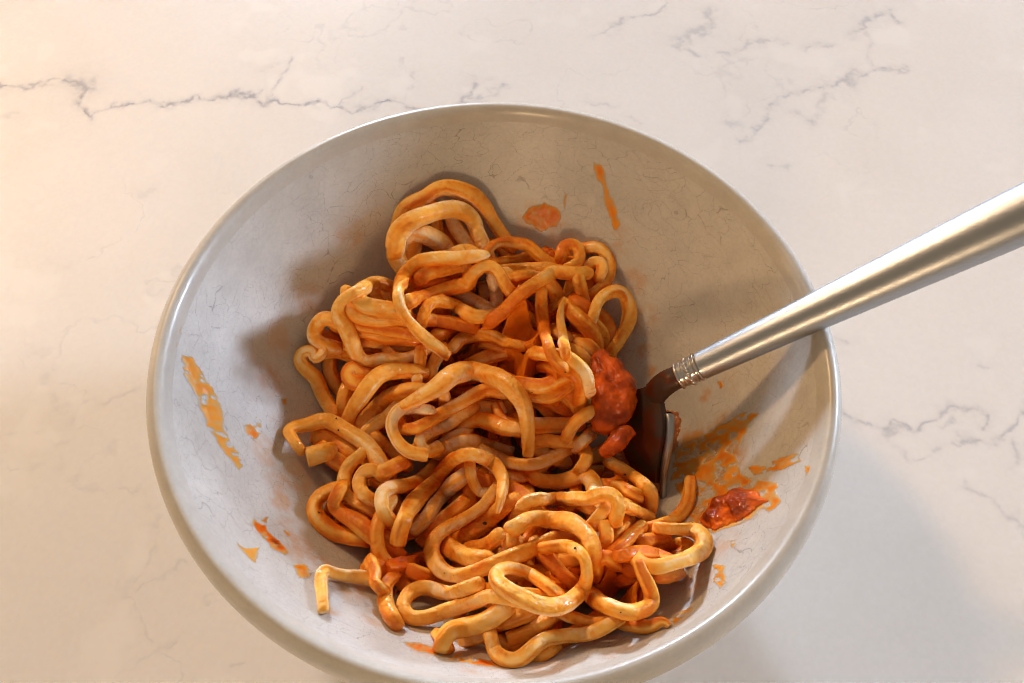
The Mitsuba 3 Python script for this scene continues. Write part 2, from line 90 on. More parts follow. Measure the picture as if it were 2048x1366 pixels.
[None,0.63,[102,134,224,198,100,117,239,196,98,99,251,195,95,81,245,195,93,67,227,195,95,50,213,196,102,29,212,195,110,10,221,194,118,-6,235,193,129,-19,249,191,145,-27,263,190,164,-23,272,190,177,-6,276,190,184,15,272,191,188,35,263,192,190,55,253,194,190,76,244,195,187,97,240,196,179,118,242,196,169,138,241,197,160,157,234,198,151,177,226,199,142,196,220,201,130,215,216,201,115,232,215,202,98,245,216,202,78,256,217,203,57,264,214,203,36,268,209,204,14,264,209,204,-6,254,213,203,-21,240,221,202,-34,224,231,201,-47,209,239,200,-61,209,222,201,-69,215,202,202]],
[None,0.73,[309,-510,464,182,312,-516,485,180,316,-520,506,179,327,-523,525,177,347,-518,533,177,366,-514,543,177,372,-523,553,176,350,-525,558,175,329,-520,557,175,313,-507,549,176,304,-493,534,177,297,-481,517,179,291,-469,500,180,284,-458,481,182,278,-447,463,183,273,-435,445,185,269,-422,428,186,265,-409,410,188,263,-396,392,190,261,-382,375,191,260,-369,357,193,259,-354,340,195,259,-339,324,196,261,-323,309,198,265,-306,296,199,273,-288,285,201,287,-273,277,202,303,-261,268,203,320,-253,255,204,338,-247,244,205,359,-242,240,206,380,-236,246,206,396,-226,241,207,411,-219,242,207]],
[None,0.67,[-187,59,121,227,-182,42,136,226,-177,25,150,224,-170,5,151,223,-162,-16,151,223,-154,-35,160,221,-146,-52,173,220,-138,-69,186,218,-130,-85,200,216,-120,-100,213,215,-111,-115,228,213,-103,-129,243,212,-95,-143,259,210,-87,-157,275,208,-79,-171,291,207,-69,-186,305,205,-54,-201,314,204,-33,-209,313,204,-11,-212,313,204,9,-218,322,203,24,-228,336,202,37,-239,350,200,50,-251,365,199,63,-264,378,197,76,-278,390,196,87,-293,404,195,97,-308,417,193,105,-326,429,192,115,-341,429,191,122,-341,408,193,127,-338,386,195]],
["straight strand seen through the opening of the topmost loop at the back",0.25,[-177,619,437,208,-169,604,428,208,-162,584,427,207,-153,566,417,207,-141,549,408,207,-126,532,401,206,-112,515,396,206,-96,500,390,205,-79,488,381,205,-67,489,364,206,-60,497,343,208,-54,506,323,209]],
["outermost arching strand at the far top of the pile against the back wall",0.5,[-329,511,396,221,-323,526,407,223,-316,530,427,224,-309,542,445,225,-302,553,464,227,-291,562,480,228,-274,569,493,230,-254,576,502,232,-234,584,509,234,-217,597,515,237,-199,610,517,240,-179,620,513,242,-158,625,506,245,-137,626,498,243,-117,624,489,238,-97,621,478,234,-80,615,464,230,-65,608,449,226,-52,599,433,222,-40,589,417,220,-27,577,403,217,-14,563,391,215,0,550,379,213,11,540,364,211,18,545,343,211,25,546,323,211]],
["broad strand folded inside the topmost curl on its left",0.3,[-239,437,332,276,-241,429,354,274,-245,423,377,271,-256,429,395,271,-267,446,408,271,-267,466,422,271,-267,485,436,271,-270,507,440,272,-272,528,429,274,-275,549,417,276]],
["thick pale strand folding over at the left of the topmost curl",0.3,[-157,512,316,238,-160,504,337,239,-163,496,357,241,-167,491,378,243,-176,492,399,248,-186,492,419,253,-197,488,437,258,-211,484,455,262,-227,480,470,268,-247,478,480,273,-268,473,481,278,-287,463,475,284,-300,449,464,290,-307,433,450,292,-305,417,436,287,-294,402,424,281,-278,389,414,275,-268,389,396,273,-263,396,375,272,-260,405,355,272]],
["second arching strand nested just below the outermost one at the back",0.4,[-312,427,435,268,-309,420,456,266,-306,414,477,264,-304,415,499,262,-301,431,515,262,-291,446,528,262,-276,459,538,262,-257,470,542,260,-239,483,540,259,-225,498,531,258,-214,515,520,258,-203,531,509,258,-191,546,498,258,-175,559,489,257,-154,567,484,255,-134,570,476,253,-116,571,462,251,-100,567,446,249,-89,552,436,246,-82,530,433,243,-73,510,432,240,-63,491,425,236,-54,474,413,234,-50,473,392,233,-47,479,370,234,-44,486,349,235]],
["thin strand end beside the small knot at the upper right",0.6,[133,517,358,125,152,511,352,125,172,516,349,125,184,529,337,126,202,532,340,126]],
["orange strand lying under the long shallow arc at the upper right",0.75,[-75,467,374,164,-66,454,391,163,-56,441,407,161,-38,435,413,161,-21,443,401,162,-11,456,386,163,-2,470,369,164,7,484,354,165,20,497,340,166,40,505,334,167,62,512,334,167,84,513,341,167,102,504,351,166,121,500,350,166,133,511,333,167,142,522,315,168]],
["long shallow arcing strand left of the small knot at the upper right",0.55,[-61,449,390,149,-56,442,411,149,-51,437,432,149,-44,447,447,151,-34,467,445,154,-22,484,436,157,-10,499,423,159,2,511,409,162,19,521,397,165,40,524,390,168,62,523,386,171,81,511,385,173,97,495,385,175,115,481,381,178,134,472,373,181,154,473,365,184,174,481,357,187,193,490,349,190,205,503,334,193,221,508,331,195]],
["level strand below the long shallow arc at the upper right",0.45,[-36,437,362,177,-28,426,379,176,-18,416,396,174,0,416,400,174,15,427,388,175,27,439,375,176,39,451,361,177,54,462,349,178,75,464,350,178,91,456,363,178,107,448,375,177,128,444,381,176,143,450,370,177,153,462,354,178,162,473,337,180]],
["broad pale strand lying right of the bright peaked loop",0.4,[-7,422,381,229,0,407,396,228,10,391,409,226,26,386,402,226,38,392,384,228,46,400,365,229,54,408,345,231,62,417,326,233,71,426,308,234,81,436,291,236,96,446,277,237,116,455,274,238,134,466,270,239,153,469,276,239]],
["strand squeezed between level strand and broad pale strand at the back right",0.5,[10,388,388,174,17,377,407,172,27,367,426,171,45,371,434,171,64,382,425,172,79,393,410,173,93,402,394,174,111,409,380,175,126,417,365,176,136,428,347,177,145,440,329,179]],
["outer right arc hugging the back right wall of the bowl",0.6,[254,403,295,180,258,394,315,179,263,387,336,180,275,387,353,181,291,403,354,185,303,421,351,189,313,442,351,192,317,462,360,192,316,480,373,192,306,497,384,193,291,512,390,192,271,523,390,188,250,527,382,185,237,534,367,184,218,537,357,181]],
["strand curving inside the outer right arc, with a pepper fleck",0.5,[209,455,294,181,213,447,316,180,218,440,338,179,227,439,358,178,243,452,370,177,259,466,381,178,280,468,389,177,291,448,390,177,285,428,384,176,284,429,361,177,285,435,338,179]],
["small tight knot of noodle at the upper right of the pile",0.45,[166,483,357,179,168,477,379,178,169,478,402,177,173,499,404,177,189,515,404,178,211,511,405,178,222,493,402,177,223,470,401,177,214,450,404,176,197,439,403,175,188,446,384,176,183,456,364,178]],
["short upright strand above the thin standing tip",0.4,[216,443,370,177,212,423,383,176,206,401,386,175,201,397,363,176,197,391,340,177,193,378,320,177,191,370,299,178,190,374,275,179,190,380,252,181]],
["orange strand bending down like a hook beneath the small knot",0.6,[251,430,385,189,242,417,402,191,231,405,417,193,214,396,427,197,191,397,425,206,169,401,422,212,147,405,417,208,128,400,410,204,132,385,395,201,146,378,378,201,156,373,359,202,160,368,337,203,155,365,315,204,147,364,293,204,138,363,272,202,126,357,254,199,117,357,234,198,112,362,212,197,107,368,191,197]],
["short strand in the shade behind the right hand ring",0.45,[219,411,406,174,220,392,418,173,221,371,428,171,226,360,413,172,231,359,391,173,236,358,368,174,241,362,346,175,245,368,324,177,248,374,302,178]],
["sauce soaked strand left of the big right hand ring",0.9,[205,361,347,256,211,344,364,254,219,326,379,252,238,316,377,252,253,306,360,253,261,306,337,254,268,312,314,256,274,319,291,259]],
["narrow strand inside the foot of the big right hand ring",0.6,[260,307,330,148,265,290,346,146,273,271,358,145,287,267,343,146,297,270,322,147,305,270,299,148,310,258,279,149,313,248,260,149,316,250,236,150,319,255,213,152]],
["big oval ring standing at the right edge of the pile near the wall",0.5,[254,268,328,186,254,262,350,185,255,258,372,184,258,259,393,183,264,277,406,183,269,297,413,183,278,318,411,187,289,336,404,190,302,352,395,194,317,366,386,198,334,377,376,202,351,381,361,200,364,377,344,198,373,362,330,194,377,344,317,191,375,325,306,187,369,304,301,182,360,283,302,178,351,263,302,174,340,243,299,170,327,227,291,166,320,226,271,164,316,231,249,164,314,238,227,164]],
["wide orange strand running down right of the thin standing tip",0.75,[178,334,365,226,183,317,380,225,188,300,395,223,196,282,406,221,210,264,408,221,225,246,409,220,241,231,406,219,257,220,394,220,267,214,374,221,272,213,352,223,275,214,329,224,276,217,306,226,278,222,284,228,281,228,262,229,283,233,239,231]],
["strand curving down the right side above the red sauce lump",0.5,[178,332,199,196,184,319,217,194,189,305,234,193,195,292,251,191,200,279,268,190,207,266,285,189,212,252,302,187,217,239,320,186,222,226,337,184,227,212,354,183,232,198,371,181,244,184,382,180,261,175,371,181,274,169,354,182,283,167,334,183,289,168,312,184,293,169,290,185,296,170,268,187,299,168,246,188,301,168,224,189,304,170,202,190,306,174,180,192]],
["MID",0.55,[136,-377,341,164,150,-381,351,163,163,-375,333,164,174,-369,315,166,192,-371,318,166,201,-378,337,164,208,-385,357,163,214,-392,378,162,221,-398,399,160,228,-404,420,159,238,-409,439,158,255,-408,453,157,274,-399,448,157,285,-389,431,159,294,-381,412,160,302,-372,393,162,310,-364,373,163,318,-355,354,165,326,-346,334,166,335,-338,315,167,345,-329,297,169,360,-320,284,170,375,-310,270,171,391,-306,269,172]],
["sauce coated strand tucked under the curve on the right side",0.8,[179,223,310,186,184,208,328,184,190,194,346,182,197,180,364,181,211,166,377,180,230,153,378,179,246,141,365,180,254,134,344,181,259,138,321,182,264,143,298,184,269,148,276,185]],
["MID",0.49,[-43,-267,243,161,-37,-279,261,160,-29,-293,277,159,-16,-305,275,159,0,-315,261,159,14,-329,267,158,21,-341,284,157,25,-352,303,156,28,-363,323,154,31,-374,342,153,34,-384,362,152,36,-395,382,150,39,-405,401,149,42,-416,421,148,45,-428,439,146,52,-445,452,145,61,-465,451,145,67,-487,453,144,72,-501,444,145,74,-502,421,146,76,-501,399,147]],
["short strand in the gap inside the large left loop",0.5,[-259,366,279,152,-256,360,302,151,-252,355,324,150,-249,352,347,148,-245,353,370,147,-240,355,393,147,-230,366,411,146]],
["orange strand lying low behind the bright sauce at the upper middle",0.7,[-255,369,381,215,-245,358,399,213,-233,347,417,211,-213,348,422,211,-197,361,410,212,-185,375,395,214,-174,389,379,215,-161,403,364,216,-142,414,357,217,-125,425,348,218,-115,439,332,220,-108,454,314,222]],
["short arching strand inside the large left loop",0.4,[-245,355,409,212,-238,347,428,211,-229,340,447,209,-216,344,462,208,-199,357,462,209,-182,370,454,210,-167,383,444,211,-154,396,432,212,-140,408,420,213,-124,415,406,214,-108,412,393,215,-96,399,380,215]],
["small bent end above the large left loop",0.35,[-161,435,428,187,-150,424,448,186,-133,426,460,185,-119,443,449,186,-96,443,450,186,-79,427,456,185,-62,410,453,185]],
["short level strand bridging the two small left curls",0.5,[-518,155,313,173,-503,160,312,173,-485,157,326,172,-461,160,323,172,-437,157,321,172,-415,153,322,171,-406,163,303,173,-401,174,282,174]],
["MID",0.46,[-169,303,221,201,-173,287,236,200,-178,271,250,198,-185,254,262,197,-197,236,267,196,-207,218,275,195,-218,200,282,194,-232,184,283,193,-249,174,272,194,-263,172,255,195,-279,166,241,196,-290,150,249,195,-298,136,264,193,-306,122,280,192,-317,111,295,191,-333,103,308,190,-350,98,321,189,-368,101,321,189,-381,112,305,191,-392,122,289,192]],
["upper of the two small curls at the far left",0.45,[-436,217,374,184,-439,207,395,186,-444,198,415,190,-458,197,431,198,-480,201,432,207,-498,201,418,208,-510,198,398,209,-518,192,377,210,-515,175,364,204,-498,161,359,198,-475,156,356,188,-459,160,343,180,-454,170,323,176,-450,180,303,174]],
["lower curl at the far left trailing down the wall in a long tail",0.5,[-487,174,335,159,-487,157,350,161,-487,139,364,163,-492,120,365,169,-507,116,359,178,-519,132,366,189,-540,130,365,203,-549,115,353,216,-541,101,339,223,-526,91,326,223,-511,82,311,223,-501,68,297,222,-493,52,283,218,-482,36,272,213,-469,19,266,210,-455,1,266,210,-441,-12,262,209,-436,-10,240,211,-434,-6,218,212]],
["orange strand in the hollow at the top of the left coil",0.75,[-403,390,339,233,-388,379,338,233,-373,365,344,231,-354,353,336,231,-342,349,318,232,-338,356,296,234,-335,364,274,236]],
["short strand end standing at the top of the left coil",0.5,[-333,373,377,162,-333,350,365,162,-326,336,347,162,-325,340,322,163,-325,347,297,165]],
["lowest inner strand of the left coil",0.6,[-434,158,308,212,-424,151,326,211,-412,144,344,209,-396,147,356,208,-379,160,351,209,-364,169,337,210,-353,177,319,211,-341,185,301,213,-327,192,286,214,-305,192,286,214,-287,187,297,213,-268,182,307,212,-246,181,314,211,-224,184,316,211,-210,194,305,212,-203,207,288,213,-197,219,270,215]],
["middle strand of the left coil with an orange stripe",0.65,[-427,171,344,184,-416,162,362,183,-404,153,379,181,-386,152,389,181,-365,159,385,181,-345,164,375,181,-327,169,362,182,-308,174,350,183,-286,176,346,183,-263,176,347,183,-241,178,348,182,-218,181,348,182,-203,191,338,183,-195,203,320,185,-190,216,302,186]],
["sauce filled strand across the middle of the left coil",0.8,[-431,184,375,183,-420,175,392,181,-408,166,409,180,-391,164,420,179,-369,170,418,179,-348,170,412,179,-327,167,404,180,-307,168,394,180,-287,172,386,180,-265,175,381,181,-243,175,379,181,-221,176,379,181,-206,185,367,181,-199,196,349,183,-193,208,331,184]],
["MID",0.62,[-224,23,176,170,-224,19,199,168,-224,17,223,167,-225,20,245,166,-231,37,260,166,-236,57,271,166,-243,79,276,166,-251,101,278,167,-262,121,283,167,-274,135,297,167,-283,138,318,166,-290,137,341,165,-296,135,363,164,-309,150,364,164,-318,167,349,166]],
["MID",0.55,[357,-484,523,145,351,-473,524,145,350,-459,505,147,351,-447,486,148,351,-434,467,150,351,-420,448,151,348,-406,431,152,335,-391,427,153,321,-391,445,152,307,-393,463,150,289,-395,477,149,267,-401,480,149,252,-403,468,150,245,-397,446,151,241,-391,424,152]],
["strand sweeping right across the upper left coil",0.5,[-453,261,421,183,-445,245,434,182,-438,229,447,181,-429,211,457,179,-417,193,454,179,-401,178,453,178,-381,169,450,178,-360,168,446,178,-338,169,442,178,-317,171,436,178,-296,174,429,178,-276,176,420,179,-255,175,414,179,-234,171,409,179,-220,175,395,180,-213,184,376,181,-208,194,357,182]],
["rounded pale strand in front of the top of the left coil",0.4,[-434,290,447,183,-429,272,461,183,-423,254,474,184,-417,236,487,186,-410,215,491,189,-401,194,489,195,-384,180,484,201,-362,176,480,205,-339,175,476,208,-317,176,472,212,-295,182,468,212,-274,190,462,210,-255,195,452,207,-244,203,433,207,-238,214,414,207,-233,225,394,207]],
["strand crowning the left coil",0.4,[-322,375,347,204,-326,365,366,205,-332,355,385,206,-342,349,403,208,-359,342,415,213,-369,328,429,216,-374,312,444,217,-377,296,459,217,-379,280,475,218,-380,264,490,217,-382,247,505,216,-383,228,517,214,-380,208,525,212,-364,193,524,212,-343,188,521,211,-321,187,516,210,-299,188,511,206,-277,189,505,203,-266,197,489,203,-260,209,471,203,-256,220,452,204]],
["outermost strand wrapping the whole left coil",0.4,[-365,254,518,177,-368,238,535,176,-372,222,550,176,-385,207,558,178,-404,198,550,181,-421,193,536,184,-432,186,518,188,-435,176,497,191,-427,164,480,195,-415,151,466,198,-405,137,451,201,-397,125,433,200,-392,116,413,198,-384,109,393,197,-371,105,375,195,-349,105,371,192,-328,106,380,192,-306,106,386,191,-284,109,385,191,-264,115,376,192,-245,126,369,190,-225,136,371,187,-205,144,379,184,-191,157,374,182,-184,172,358,182,-179,187,341,183]],
["short orange strand in the shade behind the left arch",0.7,[-416,91,291,184,-414,74,307,183,-414,55,321,181,-419,34,322,181,-423,14,311,181,-422,2,293,181,-425,2,270,183,-429,6,247,184]],
["MID",0.31,[-358,-274,266,166,-351,-287,284,165,-344,-301,301,164,-337,-316,317,162,-328,-334,328,161,-318,-351,340,160,-305,-366,351,159,-286,-379,354,158,-266,-389,347,158,-250,-396,332,159,-240,-400,312,160,-230,-405,292,161,-216,-419,286,161,-207,-435,300,160,-202,-450,317,158,-197,-464,335,157,-192,-479,352,156,-187,-490,339,156,-186,-489,316,157]],
["orange crumpled strand below the left coil",0.7,[-339,89,308,222,-343,80,328,220,-348,71,348,218,-359,64,366,217,-379,65,376,216,-397,70,388,216,-405,53,388,215,-394,34,382,215,-373,29,379,215,-359,36,366,216,-353,47,347,217,-349,57,327,219]],
["short strand in the dark gap below the left coil",0.5,[-217,164,360,181,-215,147,375,180,-214,128,387,178,-214,109,386,178,-216,99,366,179,-217,98,344,180,-218,102,322,181,-220,107,300,183,-222,112,279,184]],
["upright strand dropping below the tip of the large left loop",0.5,[-156,177,350,182,-158,159,366,180,-161,139,379,179,-171,122,372,179,-180,106,357,179,-184,85,347,179,-187,75,325,180,-192,67,303,181,-200,53,286,182]],
["arch shaped strand below the left coil leaning on the pile",0.5,[-195,99,333,180,-201,88,352,181,-208,78,371,183,-223,72,383,187,-245,73,384,194,-268,72,384,202,-289,67,388,205,-307,55,396,208,-321,39,402,210,-334,21,403,212,-347,4,396,212,-359,-9,383,213,-370,-16,365,214,-381,-19,345,215,-391,-25,326,214,-400,-35,308,212,-406,-48,291,210,-412,-49,269,209,-417,-47,248,210,-422,-44,226,210]],
["small pale stub under the left arch",0.4,[-220,86,358,153,-219,67,374,152,-218,45,383,151,-221,42,359,152,-229,45,336,153,-238,49,313,154,-246,54,290,156,-253,59,267,157,-260,65,244,158]],
["wide orange strand under the left arch",0.7,[-169,38,327,242,-174,27,347,240,-181,18,366,238,-194,11,382,237,-216,11,386,237,-238,11,381,237,-255,14,367,239,-269,18,349,241,-281,23,331,242,-293,27,312,244,-305,29,293,246,-320,24,277,247,-334,8,272,247,-345,-12,276,246,-353,-32,283,245,-363,-49,283,244,-372,-49,262,246,-380,-46,241,248]],
["strand peeping out left of the pale hook",0.5,[-262,1,322,191,-266,-15,339,189,-277,-32,343,189,-290,-35,323,190,-309,-43,311,191,-327,-58,313,190,-343,-76,311,190,-356,-92,300,190,-365,-95,278,192,-373,-92,255,193,-380,-88,233,195]],
["dark orange strand in the shade under the far left bend",0.8,[-498,-78,282,271,-482,-82,277,271,-464,-90,280,270,-443,-96,273,270,-424,-106,272,269,-406,-119,276,268,-389,-133,282,267,-371,-141,274,267,-365,-136,253,269,-362,-131,231,271,-359,-125,209,273]],
["sauce soaked strand deep under the far left bend",0.9,[-479,-110,269,257,-467,-124,285,255,-456,-137,300,253,-440,-152,306,252,-420,-165,304,251,-400,-176,299,251,-385,-179,284,252,-380,-174,261,254,-377,-168,238,256]],
["blunt round strand end at the far left",0.4,[-436,-132,297,241,-439,-145,319,244,-445,-159,340,250,-465,-170,345,267,-489,-179,345,286]],
["strand slanting beneath the pale hook on the left",0.5,[-341,-69,279,179,-332,-82,295,178,-318,-96,304,177,-310,-94,284,178,-303,-92,262,179,-292,-93,243,180,-275,-106,237,180,-258,-120,233,180,-248,-123,215,181,-244,-120,193,182,-241,-115,171,184]],
["MID",0.55,[-29,394,224,179,-27,375,237,177,-24,355,249,176,-20,334,249,175,-15,312,243,175,-12,289,248,174,-12,267,255,173,-11,245,261,172,-12,221,262,171,-16,199,257,170,-24,179,248,170,-32,172,229,171,-36,175,206,172,-40,179,183,174]],
["MID",0.59,[-287,-279,253,162,-283,-280,276,161,-279,-280,298,159,-274,-266,313,159,-272,-244,319,159,-280,-223,321,159,-292,-205,315,160,-305,-189,305,161,-319,-173,296,162,-337,-160,297,163,-353,-148,295,163,-364,-135,280,165,-373,-122,263,166]],
["strand bent sharply at the far left with two pepper flecks",0.35,[-507,-158,330,163,-507,-162,353,163,-511,-163,375,164,-524,-147,371,167,-535,-131,361,170,-546,-113,352,174,-538,-95,343,178,-522,-84,333,185,-503,-75,327,192,-482,-65,325,200,-461,-59,324,204,-439,-63,322,203,-419,-74,322,203,-401,-86,325,202,-383,-99,330,203,-364,-111,332,205,-346,-124,334,207,-330,-140,336,210,-316,-156,342,210,-303,-174,349,209,-291,-192,353,208,-281,-203,343,208,-278,-202,321,209,-276,-198,299,211]],
["MID",0.63,[181,324,247,194,172,311,263,192,156,300,273,191,140,304,259,192,122,307,246,193,101,300,241,193,81,290,244,192,62,280,251,192,44,271,261,191,26,263,274,190,7,259,285,189,-14,265,290,189,-32,279,287,190,-44,296,277,191,-53,313,265,192,-61,331,253,193,-68,349,241,195,-75,368,232,196,-84,387,236,197,-93,407,235,197,-100,427,225,199]],
["thin stub inside the small curl at the lower left",0.5,[-370,-163,190,117,-354,-167,188,117,-345,-177,206,116,-336,-186,224,115,-329,-196,242,114,-322,-205,261,113,-316,-214,280,112,-310,-224,299,112,-303,-233,318,111,-294,-243,335,110,-279,-244,328,110,-273,-238,308,111,-269,-231,288,112]],
["MID",0.53,[248,-463,444,167,250,-466,467,166,253,-468,489,164,259,-466,510,163,273,-449,516,163,282,-429,512,164,288,-407,507,165,290,-386,506,165,293,-371,490,167,296,-358,471,168,299,-346,452,170,302,-335,432,172,305,-323,413,173,308,-311,394,175,312,-299,375,176,315,-286,356,178,320,-273,338,180,325,-259,321,181,331,-244,305,183,338,-228,291,184,345,-212,276,185,351,-198,259,187,357,-184,242,189,362,-170,225,190]],
["strand swerving in a long bend at the lower left",0.45,[-344,-137,316,163,-345,-151,334,163,-349,-168,350,163,-363,-180,343,166,-378,-192,330,171,-386,-212,323,174,-386,-235,325,177,-382,-256,332,179,-373,-276,340,180,-358,-292,347,183,-340,-305,353,188,-319,-314,352,195,-299,-319,342,203,-283,-323,326,203,-264,-331,317,199,-250,-338,304,197,-244,-335,282,197,-241,-331,259,197]],
["small closed curl at the lower left",0.45,[-278,-220,316,160,-282,-225,338,161,-287,-229,361,164,-300,-222,374,170,-319,-217,363,179,-335,-219,346,185,-343,-237,342,189,-340,-256,355,190,-333,-274,368,190,-321,-291,379,190,-302,-303,379,185,-287,-306,364,182,-282,-301,341,182,-279,-296,319,182]],
["MID",0.47,[103,-403,411,164,107,-415,431,163,114,-429,448,161,128,-440,443,161,146,-450,433,162,163,-460,444,161,175,-468,462,160,190,-474,479,158,208,-472,494,158,223,-463,509,157,237,-447,513,157,247,-427,507,158,254,-405,508,159,261,-385,517,159,267,-365,512,159,272,-350,495,161,276,-336,477,162]],
["outermost lower left loop with one pepper fleck",0.55,[-377,-242,322,172,-380,-253,342,173,-385,-265,360,175,-402,-273,363,181,-421,-276,351,189,-439,-285,342,196,-448,-305,344,199,-446,-327,348,201,-435,-347,347,204,-419,-362,342,205,-401,-373,335,205,-380,-381,330,205,-359,-386,332,204,-340,-393,343,203,-321,-397,351,202,-312,-392,332,203,-307,-385,310,205]],
["second lower left strand sliding into the red sauce",0.6,[-383,-251,348,183,-382,-266,366,182,-383,-282,382,182,-389,-300,384,185,-395,-316,368,190,-383,-330,356,195,-366,-343,362,201,-349,-355,373,205,-333,-367,384,209,-315,-380,389,213,-296,-392,386,216,-278,-403,378,220,-259,-413,369,219,-240,-424,361,211,-229,-432,346,206,-224,-430,324,204,-221,-427,301,204]],
["MID",0.48,[-221,-467,317,166,-224,-469,339,164,-230,-471,361,163,-245,-463,373,162,-259,-450,383,162,-267,-434,396,162,-272,-414,406,162,-274,-393,412,162,-272,-371,408,163,-268,-351,397,164,-262,-331,389,165,-258,-314,376,166,-256,-299,359,167,-256,-285,341,169]],
["pale bent strand at the lower left going under the sauce",0.4,[-243,-363,368,177,-244,-366,390,175,-247,-367,413,174,-255,-360,429,173,-265,-340,430,174,-269,-318,424,175,-268,-299,413,176,-263,-284,397,177,-257,-271,380,179,-250,-260,362,180,-243,-249,343,182,-237,-240,324,183,-232,-230,304,185,-227,-221,284,186,-224,-211,264,188,-220,-200,244,189,-216,-190,225,191,-211,-178,206,194,-205,-166,189,197,-194,-150,176,200,-179,-134,178,204,-169,-117,171,207,-165,-102,155,210,-161,-88,138,213]],
["wedge shaped strand end beside the sauce at the left",0.55,[-293,-219,349,219,-284,-224,371,217,-272,-228,391,215,-254,-218,393,215,-239,-203,382,217,-222,-188,376,217]],
["short strand behind the red sauce lump",0.5,[226,125,204,188,232,111,220,187,243,95,230,186,259,91,218,187,276,87,203,188,287,90,185,189,296,95,165,190,305,101,145,192]],
["MID",0.49,[155,-28,235,171,147,-35,255,170,137,-42,274,169,121,-42,284,168,102,-32,277,169,87,-20,265,170,76,-6,252,171,65,8,239,172,54,24,228,173,41,39,232,173,34,45,252,172,30,51,273,171,29,63,292,171,31,80,305,170,33,100,301,171,34,118,288,172,35,135,273,174]],
["pale strand in the gap right of the tall arch",0.3,[81,94,232,225,88,81,249,223,95,69,266,222,107,57,280,220,125,46,287,219,138,30,296,218,151,16,296,218,161,18,276,219,168,24,256,221]],
["orange strand under the striped bundle at the right",0.7,[138,50,295,206,144,36,314,204,153,22,332,203,172,12,335,202,194,9,325,203,213,8,309,204,225,13,289,206,234,20,268,207,243,28,246,209]],
["MID",0.3,[81,-630,454,156,78,-631,476,155,73,-629,497,154,65,-614,499,154,57,-596,488,155,51,-579,475,156,46,-564,460,157,43,-550,443,159,39,-536,426,160,35,-519,411,161,31,-499,409,162,31,-485,426,161,33,-478,447,160,39,-467,466,159,53,-452,475,159,63,-437,466,160,68,-425,449,161,73,-413,430,163]],
["MID",0.5,[250,8,288,194,243,2,309,192,235,-3,330,191,224,-2,349,189,207,9,360,189,187,19,367,189,166,28,371,189,146,38,368,189,130,50,356,190,117,62,341,192,102,73,328,193,80,76,324,193,58,73,329,193,35,70,332,192,18,76,322,193,8,86,303,195,0,96,284,196]],
["strand dropping from the striped bundle at the right",0.45,[150,62,357,190,156,48,376,188,165,34,394,187,183,23,401,186,203,11,395,186,216,-7,385,186,227,-16,368,187,233,-13,344,188,239,-9,321,190]],
["MID",0.53,[167,-476,421,168,159,-485,442,166,149,-494,461,165,130,-500,467,164,107,-506,471,164,85,-512,476,163,62,-519,478,163,45,-535,481,162,33,-549,475,162,27,-549,452,164,23,-547,429,166]],
["lowest strand of the striped bundle",0.4,[86,45,331,203,93,33,351,202,100,22,371,200,110,11,389,198,128,2,403,197,148,-1,415,196,168,7,425,196,187,19,433,196,202,35,428,197,211,51,413,199,218,66,396,200]],
["wide pale strand of the striped bundle",0.35,[50,56,370,226,57,45,389,225,65,33,408,223,75,22,425,221,95,14,435,220,116,9,444,219,138,11,452,219,158,19,461,218,178,28,469,218,194,41,464,219,204,55,449,221,212,69,432,223]],
["MID",0.46,[-29,-362,200,182,-26,-373,219,180,-23,-384,238,179,-20,-394,258,177,-17,-404,277,176,-15,-414,297,174,-12,-424,317,173,-10,-434,336,171,-8,-444,356,170,-5,-454,376,168,-3,-464,396,167,-1,-474,416,165,2,-484,435,164,6,-494,454,162,10,-506,473,161,17,-518,490,159,27,-532,504,158,40,-548,510,157,53,-566,513,157,64,-584,520,156,75,-602,526,155,87,-620,526,155,102,-635,518,155,109,-637,497,156,114,-636,476,158,119,-634,454,159]],
["orange middle strand of the striped bundle right of the centre",0.65,[5,199,208,190,17,190,224,192,36,194,220,197,54,202,210,203,73,199,218,207,87,191,233,209,98,182,251,211,106,173,269,212,113,163,288,211,118,152,307,210,122,142,326,209,126,131,345,208,129,120,364,207,132,109,383,206,135,98,402,205,138,87,422,203,141,76,441,202,144,65,460,201,147,54,479,200,152,43,497,199,167,34,508,200,188,27,507,203,206,15,500,203,219,3,487,204,223,-6,468,205,221,-12,446,206,221,-10,424,208,221,-6,402,210,222,-2,381,211]],
["top strand of the striped bundle, pale along its middle",0.3,[-99,192,225,189,-91,184,244,190,-82,178,263,191,-66,178,276,194,-46,186,280,199,-26,193,285,205,-5,199,287,210,15,207,283,213,32,216,273,214,52,222,267,215,66,214,280,213,74,203,298,212,79,192,316,210,84,181,334,208,88,169,353,207,92,157,371,205,95,146,389,204,99,134,408,202,102,123,426,200,106,111,445,198,110,100,463,196,115,88,481,193,120,77,499,190,127,65,517,186,139,55,532,182,157,47,541,176,178,41,542,171,198,31,538,166,215,19,533,163,229,5,524,160,236,-12,512,158,239,-16,491,157,243,-13,470,157,246,-8,448,158]],
["sauce covered strand at the upper middle below the wavy band",0.7,[-189,201,363,195,-174,197,377,194,-163,211,363,195,-158,225,345,197,-152,238,328,198,-146,252,311,200,-138,266,294,202,-127,279,279,203,-107,285,274,203,-89,278,286,202,-73,270,301,201,-55,262,312,200,-33,258,318,199,-16,263,310,200,-6,275,292,202,2,286,274,203]],
